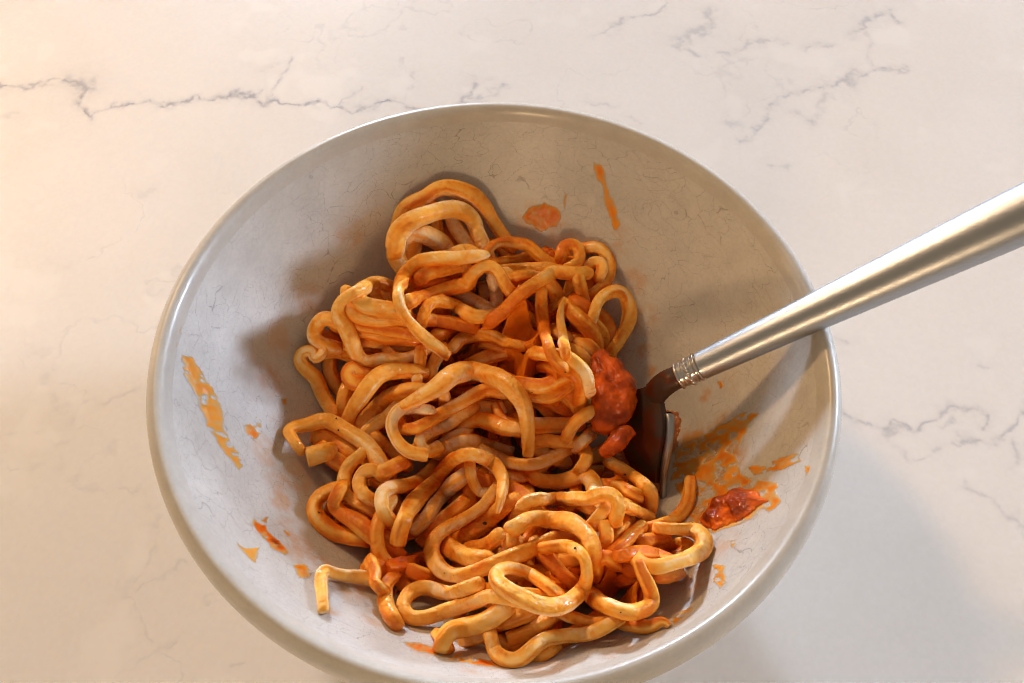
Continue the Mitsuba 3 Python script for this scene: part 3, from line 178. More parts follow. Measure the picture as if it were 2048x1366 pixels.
["MID",0.53,[366,-275,364,159,358,-285,383,158,351,-294,402,156,345,-303,421,155,338,-313,440,153,332,-322,460,152,325,-332,479,151,317,-341,497,149,308,-351,516,148,297,-361,533,147,281,-370,545,146,260,-374,546,145,243,-370,539,146,240,-360,519,147,238,-351,499,148,237,-341,479,150,237,-332,458,151,236,-322,438,153,236,-312,418,154,235,-302,398,156,234,-292,378,157,233,-281,359,158,232,-270,339,160,230,-259,320,161,228,-246,302,162,225,-231,286,164,223,-213,272,165,224,-196,257,166,225,-181,241,168,227,-167,224,169,230,-152,207,170,232,-137,190,172,236,-121,175,173,240,-103,163,174,244,-85,150,175,248,-69,135,177,251,-54,119,178]],
["low strand half sunk in the sauce at the upper middle",0.35,[-140,285,161,168,-130,275,180,167,-116,269,196,166,-95,276,195,166,-79,272,209,165,-69,262,227,164,-62,251,247,163,-56,240,266,162,-49,229,285,160,-41,218,303,159,-27,208,318,158,-4,203,319,158,12,206,307,158,22,216,288,160,29,226,269,161]],
["pale arc lying in the sauce at the upper middle",0.25,[-137,163,354,155,-127,171,361,157,-122,188,349,160,-118,204,334,163,-112,221,321,166,-95,232,318,169,-76,232,329,172,-57,230,339,175,-37,225,347,177,-17,217,350,180,3,207,350,181,20,195,355,177,33,183,369,174,42,172,385,171,58,163,394,168,70,169,378,167]],
["orange strand just below the wavy pale band",0.75,[-223,218,421,192,-208,211,431,192,-196,221,415,193,-186,232,397,194,-165,234,392,195,-143,235,387,195,-123,238,376,195,-101,238,369,196,-83,240,361,196,-73,250,342,198,-66,260,323,199]],
["MID",0.53,[-84,-407,215,169,-79,-419,234,168,-75,-431,252,166,-70,-444,270,165,-63,-458,285,164,-57,-472,302,162,-52,-484,320,161,-47,-496,338,159,-42,-508,357,158,-35,-520,374,157,-25,-533,389,156,-14,-546,404,154,-6,-556,422,153,1,-566,441,152,8,-574,460,150,15,-582,480,149,22,-590,500,147,31,-597,519,146,43,-603,537,145,62,-606,548,144,84,-607,550,144,103,-604,539,145,114,-599,521,146,123,-594,501,147,132,-588,481,149,139,-582,461,150,146,-577,441,152,153,-571,420,153]],
["stubby arc right of the peaked loop",0.5,[-29,372,239,181,-21,364,260,179,-11,359,280,178,3,371,283,178,16,387,273,180,30,400,261,181,48,410,249,182,69,409,247,182,81,391,254,181,89,371,262,180,99,367,243,180,105,373,222,182]],
["MID",0.32,[-212,-159,364,165,-203,-151,364,165,-201,-138,345,167,-200,-126,326,168,-199,-114,307,170,-199,-102,288,171,-198,-90,268,173,-197,-78,249,174,-195,-66,231,175,-193,-52,212,177,-189,-38,196,178,-180,-20,186,179,-168,-1,189,180,-159,19,194,180,-151,39,201,180,-147,48,220,179,-145,46,243,178,-144,41,265,176,-143,36,287,175,-143,29,308,174,-142,22,330,172,-142,16,351,171,-143,9,373,169,-145,7,395,168,-151,25,390,169,-156,42,376,170,-160,58,361,172]],
["pale upright strand under the peaked loop",0.15,[-31,414,370,176,-27,394,379,174,-22,389,359,175,-19,392,336,177,-15,376,321,177,-15,353,318,176,-20,342,301,177,-22,346,277,178,-24,351,255,179]],
["MID",0.53,[203,-91,193,193,195,-98,214,192,187,-104,234,190,175,-110,253,189,155,-107,262,188,135,-98,267,188,117,-85,274,188,101,-71,283,188,88,-55,292,188,78,-36,300,188,72,-17,292,189,69,0,277,191,66,16,260,192]],
["strand in the dark opening of the peaked loop",0.3,[-75,397,223,183,-71,391,246,181,-64,392,268,180,-56,413,267,181,-56,436,262,182,-60,457,253,183,-64,475,260,183]],
["pale strand slanting under the left leg of the peaked loop",0.2,[-138,422,275,195,-130,407,290,193,-120,391,304,192,-104,378,310,191,-85,366,309,191,-69,351,316,190,-55,336,325,189,-37,329,322,189,-28,336,303,190,-21,345,283,191]],
["bright peaked loop at the upper middle with sauce along its left leg",0.5,[-274,218,490,189,-266,209,508,188,-255,200,526,188,-243,208,523,191,-240,223,506,193,-237,237,489,195,-234,251,472,198,-230,266,455,200,-224,280,439,203,-215,295,425,206,-197,307,421,208,-177,316,421,205,-158,328,416,203,-141,340,409,201,-121,350,405,198,-100,355,409,195,-92,361,425,191,-82,365,444,188,-69,367,462,184,-51,373,473,183,-29,372,472,186,-11,359,467,189,1,342,459,192,12,329,445,195,23,326,426,196,32,329,405,197,39,335,385,198,46,342,365,200,53,350,345,201,59,358,325,203,65,367,305,204,70,375,285,206,75,384,265,208]],
["wavy pale band across the upper middle under the peaked loop",0.3,[-220,208,411,167,-215,202,432,168,-211,198,454,170,-206,205,472,174,-199,227,473,181,-190,245,465,187,-179,260,452,192,-167,272,437,196,-157,282,419,199,-149,291,401,202,-141,300,382,205,-126,301,368,209,-114,286,379,209,-105,272,393,208,-94,257,405,205,-74,248,405,201,-57,255,393,199,-45,267,378,199,-32,279,365,198,-15,291,356,198,5,299,358,199,27,301,365,198,48,301,363,198,64,302,348,197,77,305,329,195,91,306,312,194,109,300,303,191,127,286,306,187,142,271,314,183,153,257,327,180,162,243,342,177,170,229,358,174,185,219,364,171,197,226,346,171]],
["large left loop hanging down over the left coil",0.4,[-48,421,461,185,-54,407,477,184,-63,394,492,184,-79,386,499,186,-100,388,493,190,-122,386,490,193,-144,382,493,195,-165,377,499,194,-185,371,503,194,-207,366,504,194,-228,365,497,194,-244,364,482,192,-258,361,465,190,-272,348,456,187,-278,328,462,184,-279,309,474,181,-278,292,488,179,-277,275,503,177,-276,259,518,175,-275,243,533,173,-273,227,548,171,-271,210,563,168,-269,192,576,166,-265,172,572,163,-257,157,558,160,-248,150,540,159,-241,149,519,160,-233,151,498,161,-226,153,477,162,-216,153,457,163,-203,149,440,163,-187,140,428,167,-168,130,421,170,-150,120,412,173,-132,112,404,176]],
["MID",0.58,[189,25,488,160,183,18,509,159,175,12,530,158,163,13,547,157,146,26,556,157,135,44,564,157,129,65,561,158,128,82,547,159,127,98,530,160,127,113,513,162,126,128,496,163,126,143,479,165,126,158,462,166,126,173,445,168,125,188,428,169,125,203,411,170,125,219,395,172,124,236,379,173,123,254,366,175,122,274,355,176,120,296,349,177,118,318,344,178,116,339,348,179,115,347,368,178,115,356,387,177,116,377,379,178,117,396,367,180]],
["MID",0.37,[196,-540,431,164,189,-547,451,163,180,-554,471,161,170,-562,490,160,156,-569,507,158,144,-576,525,157,132,-582,543,156,117,-587,559,154,96,-589,568,154,74,-589,569,154,53,-584,562,154,36,-577,548,155,21,-570,532,156,7,-565,515,158,-6,-562,497,159,-18,-560,478,160,-29,-561,458,162,-40,-563,438,163,-46,-560,417,164,-52,-557,395,166,-58,-554,373,168]],
["thin pointed strand tip standing up at the right",0.25,[178,43,522,143,176,37,544,142,173,34,565,141,170,46,579,141,169,63,565,142,170,78,549,142,170,92,532,142,171,106,515,143,172,120,498,143,173,134,481,143,173,149,465,144,174,164,448,144,174,179,433,144,174,197,420,142,172,218,414,137,169,240,413,127,168,261,418,115,170,280,428,83,177,299,437,52]],
["MID",0.62,[148,415,397,187,140,400,412,186,132,384,425,185,118,369,432,184,99,357,427,183,83,342,429,183,68,325,434,182,53,309,434,181,38,294,426,181,24,283,412,181,10,271,400,182,-6,255,399,181,-21,246,391,181,-30,251,371,183,-36,259,351,184]],
["knobbly strand beside the fork at the right",0.55,[242,-58,145,240,248,-65,167,238,257,-72,188,236,275,-70,195,236,296,-60,191,236,316,-47,186,237,333,-32,182,239,350,-16,184,239]],
["folded orange strand at the right of the pile",0.65,[266,-100,151,198,273,-108,171,197,290,-112,184,196,312,-107,179,196,328,-109,194,196,337,-117,215,194,342,-128,234,193,345,-142,252,191,346,-157,271,189,345,-172,288,188,339,-189,303,186,321,-200,304,186,301,-198,293,186,291,-190,274,188,285,-182,253,189,280,-174,231,191]],
["brown strand tucked below the right outer strand",0.65,[326,-203,308,185,328,-214,327,184,330,-225,346,182,332,-236,366,181,334,-247,386,179,336,-257,405,178,338,-269,424,176,340,-280,444,174,344,-291,463,173,356,-295,461,173,364,-289,441,175,370,-282,421,176,377,-276,400,178,384,-270,380,179,391,-264,359,181,398,-260,338,182,405,-257,317,184,413,-254,297,186,421,-251,276,187,429,-260,273,187]],
["outer strand at the right beside the fork with one pepper fleck",0.5,[311,-114,262,191,315,-126,281,189,319,-138,300,188,325,-151,318,186,340,-164,328,185,358,-178,332,185,369,-193,345,184,374,-206,362,182,376,-219,381,181,378,-231,400,179,378,-243,420,177,379,-254,439,175,381,-267,458,172,390,-280,460,168,399,-288,441,165,402,-296,419,163,403,-301,397,161,404,-302,375,160,406,-300,352,159,408,-298,330,159,410,-295,307,159]],
["glossy pale strand sagging at the right of the centre",0.35,[88,-135,232,179,93,-147,250,179,100,-161,266,181,113,-175,272,185,132,-179,261,192,151,-176,248,199,172,-176,249,202,188,-180,264,201,203,-182,280,200,222,-179,292,199,240,-178,305,199,252,-188,320,200,257,-203,337,200,259,-216,354,199,259,-230,372,198,259,-242,391,197,258,-255,410,196,256,-267,428,195,255,-279,447,194,254,-291,466,192,253,-303,485,191,252,-315,504,190,253,-329,514,190]],
["short dark strand in the gap at the lower right",0.6,[355,-315,369,143,350,-327,388,142,345,-338,407,140,340,-349,426,139,335,-360,446,138,330,-371,466,136,325,-382,485,135,320,-394,504,134,313,-407,521,133,304,-422,535,131,294,-436,532,131,291,-435,509,132,289,-433,487,134]],
["strand deep under the right bend",0.5,[292,-337,526,145,287,-351,544,143,282,-366,560,142,275,-384,566,141,266,-400,554,142,263,-402,532,143,263,-400,510,144,262,-397,487,145]],
["leaf shaped pale strand under the right bend",0.4,[284,-346,549,176,279,-360,566,175,272,-374,583,173,263,-391,587,172,250,-407,577,172,243,-412,558,173,240,-410,536,175,238,-406,513,177]],
["short upright strand right of the front loop",0.45,[267,-400,547,175,266,-416,567,173,267,-434,584,171,271,-450,567,172,269,-458,544,173,270,-458,519,175,271,-456,493,177]],
["short straight strand with a cut end at the lower right",0.4,[295,-361,560,153,300,-372,579,152,313,-379,583,152,324,-374,564,153,333,-369,545,154,342,-363,525,156,351,-357,505,157,359,-351,486,159,368,-346,466,160,377,-341,446,161,388,-337,427,163,404,-337,413,164]],
["straight slanting strand at the lower right",0.5,[369,-387,502,179,355,-402,510,178,345,-416,525,177,334,-429,540,175,323,-443,554,174,310,-459,564,172,294,-475,567,171,283,-483,554,172,279,-481,532,174,277,-477,509,175]],
["strand curving through the red sauce at the far right",0.6,[523,-182,325,162,519,-201,335,161,514,-218,349,160,510,-240,353,159,504,-262,355,158,493,-282,353,158,479,-299,351,157,465,-313,363,156,455,-324,380,155,446,-335,398,153,437,-344,417,152,429,-354,436,151,421,-364,455,149,413,-373,475,148,405,-383,493,147,391,-389,496,146,386,-383,475,147]],
["brownish curl right of the oval front loop",0.55,[253,-508,477,188,253,-510,500,186,252,-511,524,184,251,-511,547,182,253,-505,568,181,269,-503,582,180,284,-510,572,181,293,-507,551,183,301,-503,530,184]],
["orange lump of noodle below the far right loop",0.75,[360,-504,535,184,362,-513,556,183,366,-524,575,181,380,-534,580,181,398,-532,568,182,412,-523,552,183,422,-515,534,185,431,-507,515,187,440,-499,496,189,449,-491,477,190]],
["short pale piece inside the far right loop",0.45,[353,-437,516,166,361,-442,535,164,375,-433,520,166,385,-424,501,167,394,-415,482,169,405,-406,463,170,418,-399,445,172,438,-397,435,173]],
["strand lying behind the far right loop",0.55,[288,-493,557,150,291,-499,578,149,297,-504,599,147,314,-499,598,148,329,-490,583,149,345,-483,569,150,362,-478,555,151,377,-474,539,153,392,-470,522,154,406,-477,529,153,411,-487,548,152,420,-496,560,151,432,-493,542,153,441,-488,522,154]],
["far right loop reaching towards the bowl wall",0.4,[396,-386,481,147,399,-395,502,147,404,-403,523,148,420,-405,525,151,435,-398,509,155,447,-391,492,158,460,-384,474,161,473,-377,457,165,493,-377,451,170,504,-391,466,172,510,-408,479,174,508,-428,489,176,498,-446,500,178,488,-458,515,178,477,-469,532,176,467,-478,550,175,458,-488,568,173,447,-497,586,171,434,-507,602,170,416,-517,612,170,396,-526,619,173,374,-531,620,177,352,-528,617,173,340,-517,606,171,337,-506,586,171,334,-497,566,171]],
["long strand bent like a handle across the lower right",0.45,[51,-450,444,157,52,-451,466,156,52,-451,488,155,53,-441,505,154,54,-423,496,155,55,-410,478,156,56,-399,459,158,56,-388,440,159,57,-377,421,161,58,-366,402,162,59,-354,383,163,61,-340,365,165,66,-327,367,165,68,-328,389,164,71,-331,411,162,74,-334,433,161,83,-331,452,160,101,-323,461,159,121,-319,464,159,128,-310,445,161,133,-302,425,162,137,-293,405,164,141,-284,385,165,145,-276,365,167,150,-267,345,168,155,-258,325,170,161,-249,306,171,174,-244,295,172,181,-252,315,171,185,-260,335,169,189,-269,355,168,191,-277,375,166,194,-286,396,165,197,-294,416,163,199,-303,436,162,202,-311,457,160,205,-319,477,159,209,-328,497,158,213,-336,517,157,218,-344,537,157,224,-352,557,156,232,-358,577,156,241,-363,596,157,254,-365,614,158,274,-367,623,160,291,-381,623,160,294,-402,618,159,290,-414,604,160,291,-413,582,161,292,-411,560,163]],
["pale strand under the tall central arch",0.2,[-95,35,223,224,-87,27,243,222,-78,21,263,220,-64,22,279,219,-43,28,284,219,-21,25,286,219,2,22,289,218,23,27,294,218]],
["small curl in the opening of the tall central arch",0.5,[-8,46,274,155,-4,29,291,154,1,11,306,153,10,-9,307,152,27,-26,308,152,45,-37,318,151,68,-39,325,151]],
["straight level strand right of the tall arch, sauce along its top",0.5,[73,-33,294,203,80,-43,313,201,90,-52,332,200,109,-52,335,200,129,-47,326,201,150,-42,318,201,173,-40,316,202,195,-40,322,201,214,-39,324,201,227,-29,307,203,236,-18,289,205]],
["knobbly strand crossing under the foot of the tall arch",0.55,[-135,-12,166,213,-128,-18,188,211,-121,-23,209,210,-113,-27,231,208,-101,-26,251,207,-87,-24,270,205,-69,-21,284,204,-49,-21,295,204,-30,-28,307,202,-14,-39,319,201,4,-51,330,200,22,-62,339,199,41,-70,350,198,61,-77,359,197,80,-75,353,198,90,-66,333,199,98,-57,314,201]],
["short strand left of the knobbly strand",0.45,[-159,-61,181,171,-152,-66,202,170,-144,-70,223,168,-134,-71,243,167,-119,-65,259,166,-102,-62,274,166,-85,-54,275,166,-77,-40,259,167,-71,-27,242,168]],
["blunt ended pale strand in front of the knobbly strand",0.3,[-157,-91,210,181,-149,-97,232,183,-140,-102,253,184,-129,-103,273,187,-110,-96,286,194,-89,-90,292,201,-67,-85,288,202,-55,-77,270,203,-47,-69,250,205,-39,-60,229,207,-29,-53,210,208,-14,-48,192,207,8,-49,184,200,31,-54,183,192,54,-58,181,184]],
["pale curved strand below the foot of the tall arch",0.25,[-48,-83,247,179,-40,-95,265,178,-27,-107,277,177,-14,-105,259,178,-4,-101,240,179,9,-99,222,180,26,-108,224,180,37,-120,240,178,46,-130,258,177,56,-140,275,176,69,-149,291,174,87,-155,303,174,109,-153,305,174,128,-144,299,174,145,-132,292,175,164,-119,289,176,182,-107,288,176,198,-92,281,177,209,-78,268,178,216,-65,252,180,223,-52,235,181,230,-39,218,183]],
["strand bending round at the right of the centre",0.35,[87,-67,255,179,94,-76,276,178,103,-84,296,176,120,-85,308,175,144,-83,311,175,166,-88,314,180,190,-89,316,185,213,-86,314,188,234,-91,305,188,246,-110,305,188,248,-130,317,184,244,-149,330,180,235,-167,338,176,230,-169,315,175,228,-166,292,174]],
["narrow hairpin loop at the right of the centre",0.3,[190,-80,289,152,192,-84,311,152,193,-87,334,152,197,-84,355,154,205,-70,372,157,216,-61,390,159,232,-52,403,159,250,-41,402,159,261,-31,385,161,269,-22,365,162,275,-14,345,165,281,-6,324,167,285,1,303,169,289,8,282,172,293,14,260,174,294,18,238,177,290,17,217,180,282,0,228,181,276,-14,245,181,271,-27,263,180,266,-40,281,179,261,-53,299,177,256,-65,317,176,250,-79,335,174,239,-95,344,173,230,-97,325,174,225,-93,303,176,222,-88,281,177]],
["pale strand ending in a small shiny hook at the centre left",0.2,[-54,36,275,168,-59,22,292,168,-65,7,309,169,-77,-8,318,171,-96,-19,312,175,-114,-29,302,178,-131,-35,289,178,-150,-45,285,178,-160,-59,299,177,-167,-72,317,179,-172,-85,335,180,-176,-97,353,181,-181,-111,370,183,-187,-126,386,186,-192,-147,393,191,-180,-161,382,197,-165,-156,366,201,-154,-144,351,205,-143,-128,341,209]],
["sauce ridged strand running down left beneath the tall arch",0.5,[30,66,296,181,23,56,315,180,13,47,334,180,-3,44,344,182,-26,47,342,185,-46,38,343,188,-63,24,347,190,-81,10,348,193,-100,-1,344,196,-120,-12,341,199,-137,-26,345,200,-148,-41,358,199,-155,-55,373,197,-162,-70,389,196,-170,-86,403,194,-182,-102,415,193,-200,-114,418,192,-216,-112,404,189,-229,-105,386,187,-242,-95,370,186,-252,-77,363,182,-258,-57,357,179,-264,-40,343,178,-269,-25,327,177]],
["very pale open hook left of the centre",0.12,[-165,-48,386,160,-170,-58,406,160,-178,-66,425,160,-192,-59,415,163,-203,-48,398,166,-218,-39,384,170,-236,-44,393,172,-252,-57,404,172,-266,-75,404,171,-271,-96,400,171,-266,-118,394,170,-255,-138,395,170,-244,-156,404,169,-230,-172,411,167,-211,-183,411,167,-188,-185,406,167,-166,-184,402,167]],
["tall central arch of noodle with a flat cut end",0.35,[-253,-40,385,148,-245,-47,404,153,-236,-53,424,158,-225,-57,442,166,-206,-49,450,183,-187,-39,453,202,-169,-25,450,220,-153,-11,449,239,-137,4,453,247,-125,21,447,251,-119,37,432,255,-114,51,416,259,-109,64,399,262,-103,77,382,263,-97,90,365,263,-89,101,348,263,-76,111,333,262,-56,107,338,257,-43,96,352,255,-33,85,369,253,-24,73,385,251,-15,61,401,249,-7,49,417,247,2,36,433,245,12,22,447,242,24,7,458,238,38,-9,463,233,53,-24,456,227,66,-37,444,214,76,-51,430,201,83,-68,418,191,87,-87,407,187,89,-104,394,182,90,-120,378,182,91,-133,360,183,91,-148,344,184]],
["orange strand slanting between pale strands at the lower centre",0.6,[-59,-240,264,174,-64,-253,283,172,-71,-268,301,171,-86,-281,297,171,-102,-290,282,172,-120,-303,273,172,-137,-320,269,172,-153,-336,262,172,-168,-350,250,172,-183,-365,240,173]],
["pale slanting strand at the lower centre",0.2,[-54,-174,300,211,-59,-188,318,209,-66,-202,335,207,-80,-214,335,207,-93,-217,316,208,-102,-215,294,210,-109,-213,272,211,-116,-211,250,213,-126,-213,230,212,-136,-230,236,208,-141,-246,253,205,-146,-261,270,202,-151,-278,285,198,-159,-298,294,193,-171,-318,293,186,-185,-335,288,178,-200,-353,282,170]],
["thin strand dangling inside the lower arch",0.45,[-63,-151,333,147,-61,-167,351,146,-60,-184,367,145,-58,-206,374,144,-53,-227,364,144,-44,-240,347,145,-29,-250,332,145,-9,-254,343,144,7,-246,329,145,15,-237,308,147]],
["brownish slanting strand with a large pepper fleck at the lower centre",0.55,[62,-301,420,197,56,-314,439,196,44,-327,445,195,37,-324,423,196,31,-320,401,198,26,-316,379,200,20,-313,357,202,12,-310,336,203,2,-312,316,205,-14,-321,302,206,-32,-332,293,206,-49,-339,279,207,-65,-347,265,208,-77,-349,246,209,-84,-346,225,211,-91,-342,203,213]],
["short curved piece in the hollow of the big lower bend",0.45,[-59,-386,271,182,-52,-392,292,180,-44,-397,312,179,-35,-402,332,177,-21,-406,351,176,-12,-410,371,175,-5,-414,392,173,1,-419,414,171,6,-423,436,170,11,-427,458,168,16,-430,480,167,21,-433,502,165,30,-431,522,164]],
["strand lying inside the big lower bend",0.5,[-133,-346,232,223,-127,-357,250,221,-120,-367,268,219,-112,-378,286,218,-102,-390,301,216,-93,-402,317,214,-84,-413,335,212,-76,-424,352,211,-69,-433,371,209,-62,-443,390,207,-55,-452,408,205,-47,-460,428,203,-40,-469,447,202,-32,-476,466,200,-23,-484,484,198,-9,-490,498,197,2,-486,480,198,8,-480,459,200]],
["strand half hidden under the big lower bend at its left",0.6,[-198,-466,340,188,-190,-475,360,186,-178,-485,379,184,-161,-489,373,185,-150,-486,353,186,-139,-482,332,188,-125,-480,314,189,-105,-485,322,188,-86,-487,320,188,-78,-482,299,190]],
["big lower bend sweeping round at the front centre",0.4,[16,-233,328,182,13,-247,346,181,8,-261,362,179,-1,-278,369,178,-14,-293,358,178,-29,-302,344,179,-44,-308,329,180,-61,-314,315,183,-80,-324,308,186,-97,-337,314,188,-111,-352,324,190,-126,-368,328,192,-138,-387,326,194,-141,-408,326,196,-137,-428,336,197,-131,-445,350,197,-123,-461,364,197,-111,-476,375,196,-94,-488,384,195,-79,-496,398,194,-68,-503,417,192,-60,-509,437,190,-52,-515,457,188,-44,-520,477,187,-36,-524,498,185,-25,-527,517,182,-9,-523,532,179,11,-514,535,176,30,-503,531,174,48,-492,523,173,67,-481,516,174,85,-471,508,175,101,-459,497,176,117,-446,488,177,134,-434,481,178,149,-422,469,179,162,-412,454,180,178,-403,440,182,192,-395,425,183,201,-386,406,185,208,-377,387,186]],
["lower arch with a tapered tip and a broad left leg",0.4,[-221,-426,393,208,-218,-409,407,212,-214,-396,424,215,-209,-380,434,218,-209,-365,418,220,-209,-351,400,222,-209,-338,381,224,-208,-325,364,226,-207,-311,346,227,-204,-296,329,229,-201,-281,313,230,-196,-265,298,227,-191,-250,282,224,-185,-234,268,221,-178,-218,254,217,-169,-201,242,212,-158,-183,234,206,-146,-172,247,197,-138,-170,268,190,-131,-169,289,187,-123,-169,310,185,-115,-170,331,184,-107,-172,351,183,-98,-176,372,181,-89,-181,392,180,-77,-184,410,178,-57,-184,416,178,-38,-182,405,179,-27,-177,386,179,-18,-172,366,179,-5,-173,349,176,8,-187,358,172,15,-202,373,168,22,-218,387,162,26,-235,401,153,29,-253,414,145,29,-270,429,138,29,-286,445,132,28,-302,460,125,27,-319,474,113,23,-339,468,91,18,-357,455,68]],
["orange knob at the front left",0.7,[-307,-472,330,154,-297,-471,341,153,-288,-475,362,152,-278,-475,382,150,-260,-478,390,150,-253,-486,374,151,-251,-485,351,152,-249,-483,328,153]],
["lone strand end hanging on the bowl wall at the front left",0.3,[-268,-498,339,188,-272,-504,361,186,-278,-510,383,184,-297,-510,392,184,-318,-511,401,183,-337,-513,414,174,-355,-514,428,165,-369,-516,447,158,-378,-522,466,155,-379,-539,482,153,-375,-556,497,150,-370,-573,512,148,-364,-590,527,145,-359,-607,542,143,-353,-625,555,140,-347,-646,561,138]],
["dripping orange end at the front",0.75,[-108,-647,440,143,-102,-657,461,141,-96,-667,483,140,-89,-677,503,139,-78,-691,520,137,-69,-710,531,136]],
["strand in the deep shade at the front",0.6,[-52,-672,466,152,-41,-671,472,151,-24,-671,487,150,-1,-664,494,150,18,-655,497,150,27,-645,476,151,33,-636,453,153]],
["strand glimpsed under the frontmost strand",0.6,[107,-720,538,125,117,-717,544,125,131,-714,555,124,148,-702,545,125,158,-691,529,126,165,-681,509,128,172,-671,490,129]],
["brown strand under the oval front loop",0.6,[32,-634,489,205,38,-637,511,203,44,-641,533,201,56,-641,552,199,76,-635,561,198,97,-627,567,198,113,-618,558,199,121,-609,539,201,128,-600,518,203]],
["thick strand below the long front loop",0.4,[-94,-699,507,170,-89,-697,523,170,-85,-695,545,170,-76,-679,549,173,-63,-666,537,177,-47,-658,524,181,-27,-652,522,185,-10,-651,536,186,4,-649,553,187,19,-644,569,185,36,-634,579,181,49,-622,571,179,55,-611,552,180,60,-602,533,180]],
["slanting strand inside the frontmost bend",0.45,[55,-681,531,158,75,-672,532,158,94,-662,535,158,111,-655,547,157,125,-650,564,156,139,-639,559,157,147,-630,541,158,156,-620,523,160,165,-610,505,161,172,-601,486,163,178,-592,466,164,184,-583,447,166]],
["orange curled strand tip at the front right",0.55,[300,-621,502,151,304,-628,524,151,309,-636,545,152,323,-643,560,155,341,-650,574,151,361,-652,583,139,380,-645,595,108,398,-655,604,72]],
["orange strand below the front right loop",0.6,[160,-608,519,160,164,-616,539,159,172,-624,558,157,188,-627,548,158,205,-627,533,159,225,-633,533,159,245,-638,541,159,263,-640,553,158,280,-642,568,157,296,-638,566,157,306,-631,548,159,315,-625,528,160]],
["frontmost strand dipping in a shallow V near the rim",0.35,[14,-657,520,159,16,-669,539,157,19,-684,555,156,25,-703,547,156,36,-720,558,155,52,-731,570,155,73,-734,575,158,93,-723,577,161,110,-707,579,164,126,-692,573,161,143,-681,563,160,163,-674,554,158,182,-668,543,157,204,-665,539,158,223,-665,550,157,240,-664,566,156,256,-660,582,155,273,-652,594,155,289,-641,590,155,298,-631,571,157,305,-621,552,159]],
["broad front right loop with its end pointing up",0.35,[233,-519,404,204,236,-529,424,201,238,-538,443,198,241,-548,463,195,244,-558,483,192,248,-569,502,188,251,-579,521,185,254,-589,541,182,257,-598,561,179,261,-607,580,177,266,-616,600,176,274,-625,618,174,290,-634,629,175,311,-636,624,185,328,-630,611,194,342,-621,596,196,355,-610,582,194,366,-594,574,192,364,-578,586,180,357,-569,605,168,348,-560,623,155,338,-545,635,140,331,-525,641,124]],
["strand curving down at the front left beside the sauce",0.35,[-220,-476,341,164,-222,-487,361,167,-224,-500,379,171,-231,-514,394,178,-238,-533,403,189,-237,-551,416,194,-234,-568,430,195,-229,-585,445,196,-223,-601,459,197,-214,-617,472,191,-203,-633,483,180,-195,-641,469,171,-188,-648,464,164]],
["short strand rising at the front left",0.45,[-287,-460,375,175,-281,-473,394,173,-275,-486,413,171,-267,-501,429,170,-261,-520,440,169,-258,-539,454,167,-245,-554,464,166,-238,-556,442,167,-236,-554,419,169]],
["long front loop folded back on itself at the lower left",0.35,[99,-605,549,169,93,-610,570,168,86,-615,591,167,73,-617,607,168,51,-614,611,171,30,-609,606,174,14,-604,591,178,2,-601,572,181,-9,-600,552,185,-21,-599,533,188,-33,-598,514,192,-45,-597,495,194,-58,-596,477,196,-71,-595,458,197,-85,-595,441,199,-103,-598,428,200,-123,-606,430,196,-143,-613,437,189,-166,-614,441,182,-182,-600,437,177,-189,-582,427,176,-188,-564,413,175,-183,-546,400,174,-170,-532,389,172,-151,-524,381,172,-131,-523,371,172,-111,-530,376,172,-99,-537,394,170,-90,-544,413,169,-82,-551,433,168,-75,-556,454,168,-67,-561,475,168,-60,-565,495,169,-51,-569,516,170,-40,-571,535,171,-26,-570,549,175,-16,-560,532,180,-11,-551,512,183]],
["thick bent strand above the oval front loop",0.35,[52,-411,489,200,57,-415,510,200,66,-418,531,202,79,-405,526,208,91,-393,512,214,103,-383,495,220,118,-376,480,224,137,-373,469,225,158,-375,472,225,173,-382,488,224,183,-391,507,222,190,-400,526,220,197,-410,544,218,204,-422,563,216,213,-436,578,214,224,-452,589,212,232,-472,597,209,236,-494,600,205,235,-507,586,203,236,-507,563,203,237,-505,541,204]],
["short strand crossing inside the oval front loop",0.4,[127,-448,463,190,131,-461,483,188,136,-474,502,186,149,-491,503,186,165,-508,499,186,183,-523,497,185,200,-530,487,186,209,-527,465,188,216,-524,442,190]],
["oval front loop of pale noodle, nearest whole ring",0.3,[123,-454,486,166,128,-460,507,164,135,-466,528,163,149,-467,541,162,170,-466,547,162,183,-473,564,160,190,-483,583,159,197,-493,601,157,205,-506,618,156,216,-523,626,155,221,-542,616,156,223,-551,596,160,222,-555,574,163,220,-561,552,167,210,-576,549,170,201,-589,565,170,192,-601,582,170,181,-613,598,170,163,-623,607,172,143,-628,615,174,125,-630,628,172,107,-630,640,171,86,-624,648,170,66,-616,651,166,46,-605,651,163,31,-592,641,161,24,-577,626,161,23,-562,609,161,27,-549,592,161,36,-537,575,160,50,-528,560,159,67,-524,545,158,82,-522,529,156,100,-525,518,154,114,-537,529,150,123,-549,546,149,130,-560,564,147,138,-572,582,146,147,-585,597,145,158,-587,580,146,165,-584,558,147]]]
